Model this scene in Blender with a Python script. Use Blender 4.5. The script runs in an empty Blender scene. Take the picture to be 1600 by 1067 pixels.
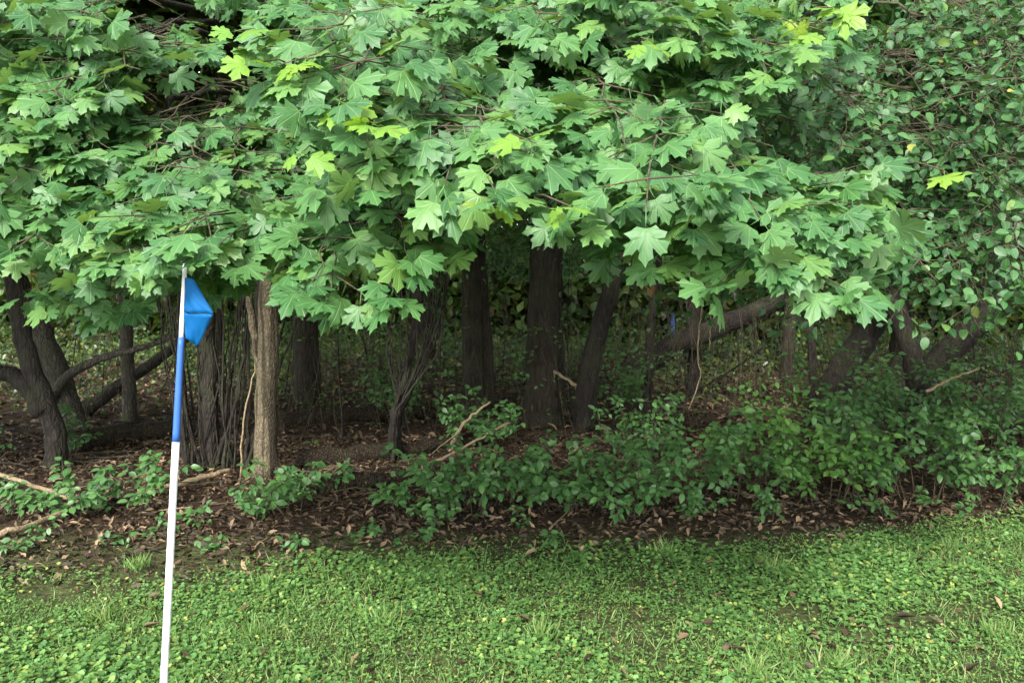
import bpy, math, random
import numpy as np
from mathutils import Vector, Matrix

random.seed(7)
RNG = np.random.default_rng(11)
SC = bpy.context.scene
COL = SC.collection

# ------------------------------------------------------------------ camera
F = 1256.0                      # focal length in photo pixels (1600 wide)
CAM_H = 1.6
PITCH = math.radians(2.9)
cam_d = bpy.data.cameras.new('camera')
cam = bpy.data.objects.new('camera', cam_d)
COL.objects.link(cam)
cam.location = (0, 0, CAM_H)
cam.rotation_euler = (math.radians(90) - PITCH, 0, 0)
cam_d.sensor_width = 36
cam_d.lens = 36 * F / 1600
cam_d.clip_start = 0.05
cam_d.clip_end = 1500
SC.camera = cam

# ------------------------------------------------------------------ world, sun, exposure
SUN_EL, SUN_AZ = math.radians(36), math.radians(197)      # azimuth clockwise from +Y: behind the camera, to the left
w = bpy.data.worlds.new('World'); SC.world = w; w.use_nodes = True
nt = w.node_tree; nt.nodes.clear()
sky = nt.nodes.new('ShaderNodeTexSky'); sky.sky_type = 'NISHITA'; sky.sun_disc = False
sky.sun_elevation = SUN_EL; sky.sun_rotation = SUN_AZ
sky.air_density = 1.0; sky.dust_density = 1.0; sky.ozone_density = 1.0
hs = nt.nodes.new('ShaderNodeHueSaturation'); hs.inputs['Saturation'].default_value = 0.30
bg = nt.nodes.new('ShaderNodeBackground'); bg.inputs['Strength'].default_value = 0.15
wo = nt.nodes.new('ShaderNodeOutputWorld')
nt.links.new(sky.outputs[0], hs.inputs['Color']); nt.links.new(hs.outputs[0], bg.inputs['Color'])
nt.links.new(bg.outputs[0], wo.inputs['Surface'])

sl = bpy.data.lights.new('sun', 'SUN'); sl.energy = 1.5; sl.angle = math.radians(12); sl.color = (1.0, 0.96, 0.90)
sun = bpy.data.objects.new('sun', sl); COL.objects.link(sun)
sd = Vector((math.sin(SUN_AZ) * math.cos(SUN_EL), math.cos(SUN_AZ) * math.cos(SUN_EL), math.sin(SUN_EL)))
sun.rotation_euler = (-sd).to_track_quat('-Z', 'Y').to_euler()
sun.location = sd * 60

SC.view_settings.view_transform = 'Standard'
SC.view_settings.look = 'None'
SC.view_settings.exposure = 2.25
SC.view_settings.gamma = 1
SC.view_settings.use_curve_mapping = False
SC.cycles.max_bounces = 4
SC.cycles.diffuse_bounces = 3
SC.cycles.glossy_bounces = 2
SC.cycles.transmission_bounces = 4
SC.cycles.use_denoising = True
SC.cycles.use_adaptive_sampling = True
SC.cycles.adaptive_threshold = 0.02

# ------------------------------------------------------------------ geometry helpers
def at(px, py, d):
    """world point seen at photo pixel (px,py) at distance d along +Y"""
    a = (px - 800) / F; b = (533.5 - py) / F
    y = math.cos(PITCH) + b * math.sin(PITCH); z = -math.sin(PITCH) + b * math.cos(PITCH)
    s = d / y
    return np.array((a * s, d, CAM_H + z * s))

def gnd(px, py):
    a = (px - 800) / F; b = (533.5 - py) / F
    y = math.cos(PITCH) + b * math.sin(PITCH); z = -math.sin(PITCH) + b * math.cos(PITCH)
    s = -CAM_H / z
    x, yy = a * s, y * s
    return np.array((x, yy, float(hgt(x, yy))))

def proj(P):
    P = np.asarray(P, float)
    x, y, z = P[..., 0], P[..., 1], P[..., 2] - CAM_H
    dep = y * math.cos(PITCH) - z * math.sin(PITCH)
    up = y * math.sin(PITCH) + z * math.cos(PITCH)
    return 800 + F * x / dep, 533.5 - F * up / dep, dep

def hgt(x, y):
    x = np.asarray(x, float); y = np.asarray(y, float)
    h = 0.012 * np.sin(2.1 * x + 0.7 * y) + 0.010 * np.sin(3.3 * y - 1.7 * x + 1.0) + 0.008 * np.sin(5.1 * x + 4.3 * y)
    h = h + 0.03 * np.sin(0.6 * x + 0.4 * y + 2) * np.clip((y - 6) / 4, 0, 1)
    return h * np.clip((60 - np.hypot(x, y)) / 20, 0, 1)

def unit(v):
    v = np.asarray(v, float)
    return v / np.maximum(np.linalg.norm(v, axis=-1, keepdims=True), 1e-9)

def mesh_from(name, V, T, mat, uv=None, smooth=True):
    V = np.asarray(V, np.float32); T = np.asarray(T, np.int32)
    me = bpy.data.meshes.new(name)
    nf = len(T)
    me.vertices.add(len(V)); me.vertices.foreach_set('co', V.ravel())
    me.loops.add(nf * 3); me.loops.foreach_set('vertex_index', T.ravel())
    me.polygons.add(nf)
    me.polygons.foreach_set('loop_start', np.arange(0, nf * 3, 3, dtype=np.int32))
    me.polygons.foreach_set('use_smooth', np.full(nf, smooth, dtype=bool))
    if uv is not None:
        l = me.uv_layers.new(name='UVMap')
        l.data.foreach_set('uv', np.asarray(uv, np.float32)[T.ravel()].ravel())
    me.update(calc_edges=True)
    if mat is not None:
        me.materials.append(mat)
    return me

class Geo:
    """collects tubes / leaves as triangles, builds ONE mesh"""
    def __init__(s): s.V = []; s.T = []; s.U = []; s.n = 0
    def add(s, V, T, U=None):
        V = np.asarray(V, float)
        s.V.append(V); s.T.append(np.asarray(T, int) + s.n); s.n += len(V)
        s.U.append(np.zeros((len(V), 2)) if U is None else np.asarray(U, float))
    def tube(s, P, R, seg=6, ridge=None, cap=True):
        P = np.asarray(P, float); n = len(P); R = np.broadcast_to(np.asarray(R, float), (n,))
        t = np.gradient(P, axis=0); t = unit(t)
        ref = np.array((1.0, 0, 0)) if abs(t[0][0]) < 0.8 else np.array((0, 1.0, 0))
        a = unit(ref - t[0] * (ref @ t[0])); A = [a]
        for i in range(1, n):
            a = unit(a - t[i] * (a @ t[i])); A.append(a)
        A = np.array(A); B = np.cross(t, A)
        th = np.linspace(0, 2 * math.pi, seg, endpoint=False)
        rr = R[:, None] * np.ones(seg)[None]
        lens = np.concatenate([[0], np.cumsum(np.linalg.norm(np.diff(P, axis=0), axis=1))])
        if ridge is not None:
            rr = rr * ridge(th[None, :], lens[:, None])
        V = P[:, None, :] + rr[..., None] * (np.cos(th)[None, :, None] * A[:, None, :] + np.sin(th)[None, :, None] * B[:, None, :])
        U = np.stack([np.broadcast_to(th / (2 * math.pi), rr.shape), np.broadcast_to(lens[:, None], rr.shape)], -1)
        i = np.arange(n - 1)[:, None] * seg; j = np.arange(seg)[None]; k = (j + 1) % seg
        q = np.stack([i + j, i + k, i + seg + k, i + seg + j], -1).reshape(-1, 4)
        T = np.concatenate([q[:, [0, 1, 2]], q[:, [0, 2, 3]]])
        V = V.reshape(-1, 3); U = U.reshape(-1, 2)
        if cap:
            V = np.vstack([V, P[:1], P[-1:]]); U = np.vstack([U, U[:1], U[-1:]])
            c0, c1 = n * seg, n * seg + 1; jj = np.arange(seg); kk = (jj + 1) % seg
            T = np.concatenate([T, np.stack([np.full(seg, c0), kk, jj], 1), np.stack([np.full(seg, c1), (n - 1) * seg + jj, (n - 1) * seg + kk], 1)])
        s.add(V, T, U)
    def leaves(s, tmpl, pos, R, sc):
        V0, T0, U0 = tmpl
        m = len(pos)
        if m == 0: return
        V = np.einsum('mij,nj->mni', R, V0) * np.asarray(sc)[:, None, None] + np.asarray(pos)[:, None, :]
        T = T0[None] + (np.arange(m) * len(V0))[:, None, None]
        s.add(V.reshape(-1, 3), T.reshape(-1, 3), np.tile(U0, (m, 1)))
    def mesh(s, name, mat, base=(0, 0, 0), smooth=True):
        return mesh_from(name, np.vstack(s.V) - np.asarray(base, float), np.vstack(s.T), mat, np.vstack(s.U), smooth)

def frames(nrm, tip):
    z = unit(nrm); y = np.asarray(tip, float); y = unit(y - z * np.sum(y * z, -1, keepdims=True)); x = np.cross(y, z)
    return np.stack([x, y, z], -1)

def thing(name, label, cat, loc, group=None):
    o = bpy.data.objects.new(name, None); COL.objects.link(o)
    o.empty_display_size = 0.1
    o.location = tuple(float(v) for v in loc); o['label'] = label; o['category'] = cat
    if group: o['group'] = group
    return o

def part(name, me, parent, stuff=False, label=None):
    o = bpy.data.objects.new(name, me); COL.objects.link(o); o.parent = parent
    if stuff: o['kind'] = 'stuff'
    if label: o['label'] = label
    return o

def single(name, me, label=None, cat=None, group=None, kind=None, loc=(0, 0, 0)):
    o = bpy.data.objects.new(name, me); COL.objects.link(o); o.location = tuple(float(v) for v in loc)
    if label: o['label'] = label
    if cat: o['category'] = cat
    if group: o['group'] = group
    if kind: o['kind'] = kind
    return o

def leaf_parts(parent, base, meshes, pos, R, sc, var, name='leaf'):
    base = np.asarray(base, float)
    for i in range(len(pos)):
        o = bpy.data.objects.new(name, meshes[var[i]]); COL.objects.link(o); o.parent = parent
        M = np.eye(4); M[:3, :3] = R[i] * sc[i]; M[:3, 3] = pos[i] - base
        o.matrix_basis = Matrix(M.tolist())

def curve(pts, n=24, jit=0.0, rng=RNG):
    """Catmull-Rom through pts"""
    P = np.asarray(pts, float)
    if len(P) == 2: P = np.vstack([P[0], (P[0] + P[1]) / 2, P[1]])
    Q = np.vstack([2 * P[0] - P[1], P, 2 * P[-1] - P[-2]])
    out = []
    m = len(P) - 1
    for t in np.linspace(0, m, n):
        i = min(int(t), m - 1); u = t - i
        a, b, c, d = Q[i], Q[i + 1], Q[i + 2], Q[i + 3]
        out.append(0.5 * ((2 * b) + (-a + c) * u + (2 * a - 5 * b + 4 * c - d) * u * u + (-a + 3 * b - 3 * c + d) * u ** 3))
    out = np.array(out)
    if jit: out[1:-1] += rng.normal(0, jit, (n - 2, 3))
    return out

# ------------------------------------------------------------------ materials
class N:
    def __init__(s, name):
        s.m = bpy.data.materials.new(name); s.m.use_nodes = True
        s.t = s.m.node_tree; s.t.nodes.clear()
        s.out = s.t.nodes.new('ShaderNodeOutputMaterial')
    def n(s, ty, **kw):
        x = s.t.nodes.new(ty)
        for k, v in kw.items():
            if k.startswith('i_'): x.inputs[k[2:]].default_value = v
            else: setattr(x, k, v)
        return x
    def l(s, a, b): s.t.links.new(a, b)
    def math(s, op, a, b=None, clamp=False):
        x = s.n('ShaderNodeMath', operation=op, use_clamp=clamp)
        for i, v in enumerate((a, b)):
            if v is None: continue
            if isinstance(v, (int, float)): x.inputs[i].default_value = v
            else: s.l(v, x.inputs[i])
        return x.outputs[0]
    def ramp(s, fac, stops):
        x = s.n('ShaderNodeValToRGB'); e = x.color_ramp.elements
        while len(e) < len(stops): e.new(0.5)
        for k, (p, c) in zip(e, stops): k.position = p; k.color = (*c, 1)
        s.l(fac, x.inputs[0]); return x.outputs[0]
    def mix(s, fac, a, b, mode='MIX'):
        x = s.n('ShaderNodeMix', data_type='RGBA', blend_type=mode)
        for sock, v in ((x.inputs[0], fac), (x.inputs[6], a), (x.inputs[7], b)):
            if isinstance(v, (int, float)): sock.default_value = v
            elif isinstance(v, tuple): sock.default_value = (*v, 1)
            else: s.l(v, sock)
        return x.outputs[2]

def leaf_mat(name, stops, trans, tfac=0.3, rough=0.42, veins=None, spec=0.5, back=None):
    k = N(name)
    oi = k.n('ShaderNodeObjectInfo'); ge = k.n('ShaderNodeNewGeometry')
    r = k.math('FRACT', k.math('ADD', oi.outputs['Random'], ge.outputs['Random Per Island']))
    col = k.ramp(r, stops)
    tc = k.n('ShaderNodeNewGeometry')
    no = k.n('ShaderNodeTexNoise', i_Scale=14.0, i_Detail=2.0); k.l(tc.outputs['Position'], no.inputs['Vector'])
    v = k.math('ADD', k.math('MULTIPLY', no.outputs[0], 0.5), 0.75)
    hv = k.n('ShaderNodeHueSaturation'); k.l(v, hv.inputs['Value']); k.l(col, hv.inputs['Color'])
    col = hv.outputs[0]
    bump_h = no.outputs[0]
    if veins:
        uv = k.n('ShaderNodeUVMap'); cur = None
        for ang in veins:
            a = math.radians(ang); ox, oy = (0, 0)
            d = k.n('ShaderNodeVectorMath', operation='DOT_PRODUCT'); k.l(uv.outputs[0], d.inputs[0]); d.inputs[1].default_value = (math.cos(a), -math.sin(a), 0)
            x = k.math('ABSOLUTE', d.outputs['Value'])
            if ang:
                f = k.n('ShaderNodeVectorMath', operation='DOT_PRODUCT'); k.l(uv.outputs[0], f.inputs[0]); f.inputs[1].default_value = (math.sin(a), math.cos(a), 0)
                x = k.math('ADD', x, k.math('MULTIPLY', k.math('LESS_THAN', f.outputs['Value'], 0.0), 1.0))
            cur = x if cur is None else k.math('MINIMUM', cur, x)
        vn = k.math('SUBTRACT', 1.0, k.math('DIVIDE', cur, 0.022), clamp=True)
        col = k.mix(k.math('MULTIPLY', vn, 0.35), col, (0.30, 0.42, 0.16))
        bump_h = k.math('SUBTRACT', k.math('MULTIPLY', no.outputs[0], 0.6), k.math('MULTIPLY', vn, 0.5))
    if back:
        col = k.mix(k.math('MULTIPLY', ge.outputs['Backfacing'], 0.6), col, back)
    bp = k.n('ShaderNodeBump', i_Strength=0.35, i_Distance=0.01); k.l(bump_h, bp.inputs['Height'])
    p = k.n('ShaderNodeBsdfPrincipled', i_Roughness=rough); p.inputs['Specular IOR Level'].default_value = spec
    k.l(col, p.inputs['Base Color']); k.l(bp.outputs[0], p.inputs['Normal'])
    t = k.n('ShaderNodeBsdfTranslucent')
    k.l(k.mix(1.0, col, trans, 'MULTIPLY'), t.inputs['Color'])
    ms = k.n('ShaderNodeMixShader'); ms.inputs[0].default_value = tfac
    k.l(p.outputs[0], ms.inputs[1]); k.l(t.outputs[0], ms.inputs[2]); k.l(ms.outputs[0], k.out.inputs[0])
    return k.m

MAPLE_V = (0, 40, -40, 78, -78)
M = {}
M['maple'] = leaf_mat('maple_leaf', [(0, (0.034, 0.108, 0.032)), (0.4, (0.052, 0.145, 0.041)), (0.8, (0.074, 0.178, 0.048)), (1, (0.105, 0.210, 0.046))], (1.9, 1.7, 0.7), 0.26, 0.47, MAPLE_V, 0.42, (0.12, 0.22, 0.10))
M['maple_young'] = leaf_mat('young_maple_leaf', [(0, (0.12, 0.25, 0.035)), (0.7, (0.165, 0.30, 0.034)), (1, (0.23, 0.32, 0.035))], (1.5, 1.5, 0.8), 0.34, 0.45, MAPLE_V, 0.4)
M['buck'] = leaf_mat('glossy_oval_leaf', [(0, (0.026, 0.085, 0.026)), (0.6, (0.040, 0.115, 0.033)), (0.95, (0.060, 0.150, 0.040)), (0.988, (0.09, 0.18, 0.04)), (1, (0.28, 0.27, 0.05))], (1.8, 1.7, 0.7), 0.2, 0.46, (0,), 0.4, (0.07, 0.15, 0.06))
M['shrub'] = leaf_mat('shrub_leaf', [(0, (0.045, 0.12, 0.035)), (0.6, (0.065, 0.16, 0.045)), (1, (0.09, 0.20, 0.05))], (1.8, 1.7, 0.7), 0.28, 0.42, (0,), 0.45, (0.10, 0.19, 0.09))
M['shrub_bright'] = leaf_mat('bright_shrub_leaf', [(0, (0.065, 0.165, 0.036)), (0.6, (0.09, 0.205, 0.042)), (1, (0.12, 0.24, 0.045))], (1.7, 1.6, 0.7), 0.3, 0.45, (0,), 0.4)
M['wood_leaf'] = leaf_mat('woodland_leaf', [(0, (0.035, 0.075, 0.022)), (0.5, (0.058, 0.115, 0.03)), (0.8, (0.10, 0.165, 0.035)), (0.93, (0.17, 0.22, 0.045)), (1, (0.19, 0.14, 0.06))], (1.9, 1.7, 0.6), 0.35, 0.36, None, 0.5)
M['clover'] = leaf_mat('ground_ivy_leaf', [(0, (0.068, 0.16, 0.045)), (0.5, (0.108, 0.228, 0.06)), (0.85, (0.155, 0.28, 0.072)), (0.96, (0.22, 0.32, 0.075)), (1, (0.40, 0.37, 0.11))], (1.7, 1.6, 0.7), 0.25, 0.5, None, 0.35)
M['grass'] = leaf_mat('grass_blade', [(0, (0.09, 0.19, 0.05)), (0.5, (0.14, 0.25, 0.065)), (0.88, (0.19, 0.29, 0.08)), (1, (0.33, 0.31, 0.14))], (1.6, 1.5, 0.7), 0.3, 0.5, None, 0.35)
M['dead'] = leaf_mat('dead_leaf', [(0, (0.022, 0.016, 0.010)), (0.4, (0.052, 0.036, 0.022)), (0.68, (0.10, 0.067, 0.040)), (0.86, (0.19, 0.135, 0.08)), (1, (0.31, 0.215, 0.125))], (1.3, 1.0, 0.7), 0.12, 0.6, None, 0.3)
M['orange'] = leaf_mat('withered_leaf', [(0, (0.20, 0.09, 0.03)), (1, (0.30, 0.14, 0.045))], (1.4, 1.0, 0.6), 0.35, 0.6, None, 0.3)

def bark(name, c0, c1, c2, zs=0.25, scale=26, bump=0.6, streak=None):
    k = N(name); tc = k.n('ShaderNodeTexCoord'); mp = k.n('ShaderNodeMapping'); mp.inputs['Scale'].default_value = (1, 1, zs)
    k.l(tc.outputs['Object'], mp.inputs[0])
    no = k.n('ShaderNodeTexNoise', i_Scale=scale, i_Detail=6.0, i_Roughness=0.65); k.l(mp.outputs[0], no.inputs['Vector'])
    vo = k.n('ShaderNodeTexVoronoi', i_Scale=scale * 1.2, feature='DISTANCE_TO_EDGE'); k.l(mp.outputs[0], vo.inputs['Vector'])
    big = k.n('ShaderNodeTexNoise', i_Scale=3.0, i_Detail=3.0); k.l(tc.outputs['Object'], big.inputs['Vector'])
    col = k.ramp(no.outputs[0], [(0.28, c0), (0.5, c1), (0.72, c2)])
    cr = k.math('MULTIPLY', vo.outputs[0], 5.0, clamp=True)
    col = k.mix(k.math('MULTIPLY', k.math('SUBTRACT', 1.0, cr), 0.6), col, c0)
    col = k.mix(k.ramp(big.outputs[0], [(0.45, (0, 0, 0)), (0.7, (0.45, 0.45, 0.45))]), col, (0.05, 0.06, 0.03))
    if streak:
        sm = k.n('ShaderNodeMapping'); sm.inputs['Scale'].default_value = (1, 1, 0.06); k.l(tc.outputs['Object'], sm.inputs[0])
        sn = k.n('ShaderNodeTexNoise', i_Scale=16.0, i_Detail=3.0); k.l(sm.outputs[0], sn.inputs['Vector'])
        col = k.mix(k.ramp(sn.outputs[0], [(0.52, (0, 0, 0)), (0.60, (0.85, 0.85, 0.85))]), col, streak)
    h = k.math('ADD', no.outputs[0], k.math('MULTIPLY', cr, 0.7))
    bp = k.n('ShaderNodeBump', i_Strength=bump, i_Distance=0.03); k.l(h, bp.inputs['Height'])
    p = k.n('ShaderNodeBsdfPrincipled', i_Roughness=0.9); p.inputs['Specular IOR Level'].default_value = 0.2
    k.l(col, p.inputs['Base Color']); k.l(bp.outputs[0], p.inputs['Normal']); k.l(p.outputs[0], k.out.inputs[0])
    return k.m
M['bark_dark'] = bark('dark_bark', (0.011, 0.009, 0.0075), (0.027, 0.022, 0.018), (0.052, 0.043, 0.034))
M['bark_grey'] = bark('grey_bark', (0.028, 0.025, 0.019), (0.075, 0.068, 0.052), (0.135, 0.122, 0.094), 0.3, 30)
M['bark_pale'] = bark('pale_bark', (0.07, 0.056, 0.035), (0.15, 0.122, 0.078), (0.23, 0.19, 0.125), 0.45, 40, 0.6, (0.03, 0.023, 0.015))
M['bark_brown'] = bark('brown_bark', (0.014, 0.011, 0.008), (0.036, 0.029, 0.021), (0.068, 0.056, 0.040), 0.18, 24)
M['twig'] = bark('twig_bark', (0.04, 0.034, 0.022), (0.075, 0.062, 0.038), (0.12, 0.10, 0.062), 1.0, 40, 0.2)
M['dry_wood'] = bark('dry_wood', (0.15, 0.11, 0.065), (0.28, 0.21, 0.125), (0.40, 0.31, 0.20), 0.6, 30, 0.3)
M['rotten'] = bark('rotten_wood', (0.018, 0.014, 0.009), (0.05, 0.037, 0.024), (0.15, 0.105, 0.065), 0.6, 34, 0.9)

def plain(name, col, rough=0.5, spec=0.4, dirt=0.15, scale=20):
    k = N(name); tc = k.n('ShaderNodeTexCoord')
    no = k.n('ShaderNodeTexNoise', i_Scale=scale, i_Detail=5.0); k.l(tc.outputs['Object'], no.inputs['Vector'])
    c = k.mix(k.ramp(no.outputs[0], [(0.45, (0, 0, 0)), (0.75, (dirt * 2, dirt * 2, dirt * 2))]), col, tuple(v * 0.45 for v in col))
    p = k.n('ShaderNodeBsdfPrincipled', i_Roughness=rough); p.inputs['Specular IOR Level'].default_value = spec
    k.l(c, p.inputs['Base Color']); k.l(p.outputs[0], k.out.inputs[0]); return k
M['white_paint'] = plain('white_plastic', (0.74, 0.73, 0.73), 0.45, 0.4, 0.3, 26).m
M['blue_paint'] = plain('blue_paint', (0.03, 0.105, 0.36), 0.45, 0.35, 0.15).m
fk = plain('blue_fabric', (0.004, 0.12, 0.34), 0.65, 0.2, 0.08, 40)
tb = fk.n('ShaderNodeBsdfTranslucent'); tb.inputs[0].default_value = (0.004, 0.17, 0.42, 1)
msh = fk.n('ShaderNodeMixShader'); msh.inputs[0].default_value = 0.3
pb = [n for n in fk.t.nodes if n.type == 'BSDF_PRINCIPLED'][0]
fk.l(pb.outputs[0], msh.inputs[1]); fk.l(tb.outputs[0], msh.inputs[2]); fk.l(msh.outputs[0], fk.out.inputs[0])
M['flag'] = fk.m
M['tarp'] = plain('blue_plastic', (0.03, 0.06, 0.35), 0.4).m

# ------------------------------------------------------------------ lawn edge in the world
_e = [gnd(px, py)[:2] for px, py in ((-500, 880), (0, 890), (230, 895), (400, 880), (520, 860), (700, 845), (1000, 845), (1250, 838), (1430, 812), (1600, 790), (2100, 770))]
EX, EY = np.array([e[0] for e in _e]), np.array([e[1] for e in _e])
def edge(x): return np.interp(x, EX, EY)
def pnoise(x, y, s=1.0, seed=0.0):
    x = np.asarray(x) * s + seed; y = np.asarray(y) * s - seed
    return (np.sin(1.7 * x + 1.3 * np.sin(0.9 * y + 1)) * np.sin(2.1 * y + 1.1 * np.sin(1.3 * x)) + 0.6 * np.sin(4.1 * x + 2 * y) * np.sin(3.7 * y - 1.9 * x) + 0.3 * np.sin(9.3 * x - 5 * y) * np.sin(8.1 * y + 4 * x)) / 1.9

# ------------------------------------------------------------------ ground (structure)
gx = np.unique(np.concatenate([np.linspace(-500, -12, 14), np.linspace(-12, 12, 161), np.linspace(12, 500, 14)]))
gy = np.unique(np.concatenate([np.linspace(-200, 0, 10), np.linspace(0, 16, 115), np.linspace(16, 60, 24), np.linspace(60, 900, 14)]))
X, Y = np.meshgrid(gx, gy); Z = hgt(X, Y)
nx, ny = len(gx), len(gy)
ii = (np.arange(ny - 1)[:, None] * nx + np.arange(nx - 1)[None]).ravel()
GT = np.concatenate([np.stack([ii, ii + 1, ii + nx + 1], 1), np.stack([ii, ii + nx + 1, ii + nx], 1)])
k = N('soil_and_litter'); g = k.n('ShaderNodeNewGeometry')
n1 = k.n('ShaderNodeTexNoise', i_Scale=9.0, i_Detail=8.0, i_Roughness=0.7); k.l(g.outputs['Position'], n1.inputs['Vector'])
n2 = k.n('ShaderNodeTexVoronoi', i_Scale=22.0); k.l(g.outputs['Position'], n2.inputs['Vector'])
n3 = k.n('ShaderNodeTexNoise', i_Scale=1.2, i_Detail=3.0); k.l(g.outputs['Position'], n3.inputs['Vector'])
sx = k.n('ShaderNodeSeparateXYZ'); k.l(g.outputs['Position'], sx.inputs[0])
litter = k.mix(k.math('MULTIPLY', n2.outputs['Distance'], 1.0, clamp=True), k.ramp(n1.outputs[0], [(0.3, (0.012, 0.009, 0.006)), (0.55, (0.035, 0.023, 0.014)), (0.8, (0.075, 0.048, 0.028))]), (0.05, 0.031, 0.018))
lawn = k.ramp(n1.outputs[0], [(0.3, (0.03, 0.03, 0.014)), (0.5, (0.06, 0.07, 0.026)), (0.75, (0.11, 0.12, 0.045))])
field = k.ramp(n3.outputs[0], [(0.3, (0.12, 0.20, 0.05)), (0.7, (0.22, 0.27, 0.08))])
yy = k.math('ADD', sx.outputs[1], k.math('MULTIPLY', k.math('SUBTRACT', n3.outputs[0], 0.5), 0.8))
f1 = k.math('MULTIPLY', k.math('SUBTRACT', yy, 5.3), 2.5, clamp=True)
f2 = k.math('MULTIPLY', k.math('SUBTRACT', yy, 38.0), 0.5, clamp=True)
c = k.mix(f2, k.mix(f1, lawn, litter), field)
bp = k.n('ShaderNodeBump', i_Strength=0.8, i_Distance=0.03); k.l(k.math('ADD', n1.outputs[0], k.math('MULTIPLY', n2.outputs['Distance'], 0.5)), bp.inputs['Height'])
p = k.n('ShaderNodeBsdfPrincipled', i_Roughness=0.95); p.inputs['Specular IOR Level'].default_value = 0.15
k.l(c, p.inputs['Base Color']); k.l(bp.outputs[0], p.inputs['Normal']); k.l(p.outputs[0], k.out.inputs[0])
single('ground', mesh_from('ground', np.stack([X, Y, Z], -1).reshape(-1, 3), GT, k.m), kind='structure')

# ------------------------------------------------------------------ leaf templates
def fan(outline, hub, zf, mid=False, petiole=None):
    O = np.asarray(outline, float); n = len(O); hub = np.asarray(hub, float)
    P = [hub]; T = []
    if mid:
        for q in O: P.append(hub + (q - hub) * 0.55)
        for q in O: P.append(q)
        for i in range(n):
            j = (i + 1) % n
            T += [(0, 1 + i, 1 + j), (1 + i, 1 + n + i, 1 + n + j), (1 + i, 1 + n + j, 1 + j)]
        base = 1 + n + n - 1
    else:
        for q in O: P.append(q)
        for i in range(n): T.append((0, 1 + i, 1 + (i + 1) % n))
        base = n
    P = np.array(P); V = np.column_stack([P, [zf(x, y) for x, y in P]])
    U = P.copy()
    if petiole:
        L, wd, rise = petiole; b = len(V); z0 = V[base][2]
        ex = [(-wd, -L * 0.5, z0 + rise * 0.35), (wd, -L * 0.5, z0 + rise * 0.35), (-wd, -L, z0 + rise), (wd, -L, z0 + rise)]
        V = np.vstack([V, ex]); U = np.vstack([U, [(0.12, -.4)] * 4])
        T += [(base, b, b + 1), (b, b + 2, b + 3), (b, b + 3, b + 1)]
    return V, np.array(T), U

HALF = [(0, 1.0), (0.075, 0.86), (0.20, 0.80), (0.175, 0.70), (0.165, 0.57), (0.26, 0.61), (0.34, 0.72), (0.41, 0.66), (0.58, 0.68), (0.53, 0.54),
        (0.60, 0.42), (0.47, 0.38), (0.36, 0.31), (0.46, 0.27), (0.57, 0.14), (0.40, 0.06), (0.27, -0.05), (0.13, -0.02)]
def maple_tmpl(v, mid):
    rr = random.Random(100 + v)
    jr = [(rr.gauss(0, .018), rr.gauss(0, .018)) for _ in HALF]; jl = [(rr.gauss(0, .018), rr.gauss(0, .018)) for _ in HALF]
    R = [(x + a * (x > 0), y + b) for (x, y), (a, b) in zip(HALF, jr)]
    Lf = [(-x + a * (x > 0), y + b) for (x, y), (a, b) in zip(HALF, jl)]
    out = R + [(0, 0.02)]
    out = [(-x, y) for x, y in []] + out
    full = R + [(0.0, 0.02)] + Lf[:0:-1]
    # rotate so that the base vertex comes last
    bi = len(R); full = full[bi + 1:] + full[:bi + 1]
    full = full[::-1]; full = full[1:] + full[:1]
    dr = rr.uniform(0.10, 0.34); cup = rr.uniform(0.02, 0.24); tw = rr.uniform(-.16, .16); wv = rr.uniform(0, 6)
    def zf(x, y):
        a = math.atan2(x, y - 0.05); r = math.hypot(x, y - 0.05)
        return -dr * max(y, 0) ** 2 - cup * abs(x) ** 1.4 + tw * x * y + 0.022 * r * math.cos(a * 4.5) + 0.02 * math.sin(7 * x + 5 * y + wv)
    return fan(full, (0, 0.2), zf, mid, (0.55, 0.012, 0.14))
NV = 7
MT_LO = [maple_tmpl(v, False) for v in range(NV)]
MT_HI = [maple_tmpl(v, True) for v in range(NV)]
ME_MAPLE = [mesh_from('maple_leaf', *t[:2], M['maple'], t[2]) for t in MT_HI]
ME_YOUNG = [mesh_from('maple_leaf_young', *t[:2], M['maple_young'], t[2]) for t in MT_HI]

def oval_tmpl(v, n=5, wide=0.32, pet=0.25):
    rr = random.Random(300 + v)
    ys = np.linspace(0, 1, n + 2); cur = rr.uniform(0.05, 0.28); fold = rr.uniform(0.05, 0.35); tw = rr.uniform(-.2, .2)
    V = []; U = []; T = []
    prof = lambda y: wide * math.sin(math.pi * min(1, y ** 0.8)) ** 0.75 * (1.0 if y < .97 else .2)
    for y in ys:
        wd = prof(y)
        for sx_ in (-1, 0, 1):
            x = sx_ * wd * rr.uniform(.94, 1.06)
            V.append((x, y, -cur * y * y + fold * abs(x) + tw * x * y)); U.append((x, y))
    V.append((0.012, -pet, 0.05)); U.append((.3, -.1)); V.append((-0.012, -pet, 0.05)); U.append((.3, -.1))
    for i in range(n + 1):
        a = i * 3
        for b in (0, 1):
            q = (a + b, a + b + 1, a + b + 4, a + b + 3)
            T += [(q[0], q[1], q[2]), (q[0], q[2], q[3])]
    k0 = len(V) - 2; T += [(1, k0 + 1, k0)]
    # drop degenerate triangles at base and tip
    V = np.array(V); T = np.array(T)
    ar = np.linalg.norm(np.cross(V[T[:, 1]] - V[T[:, 0]], V[T[:, 2]] - V[T[:, 0]]), axis=1)
    return V, T[ar > 1e-6], np.array(U)
OV = [oval_tmpl(v) for v in range(5)]
OV_LO = [oval_tmpl(v, 2) for v in range(5)]
SHV = [oval_tmpl(20 + v, 4, 0.29) for v in range(5)]
ME_BUCK = [mesh_from('oval_leaf', *t[:2], M['buck'], t[2]) for t in OV]
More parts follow.
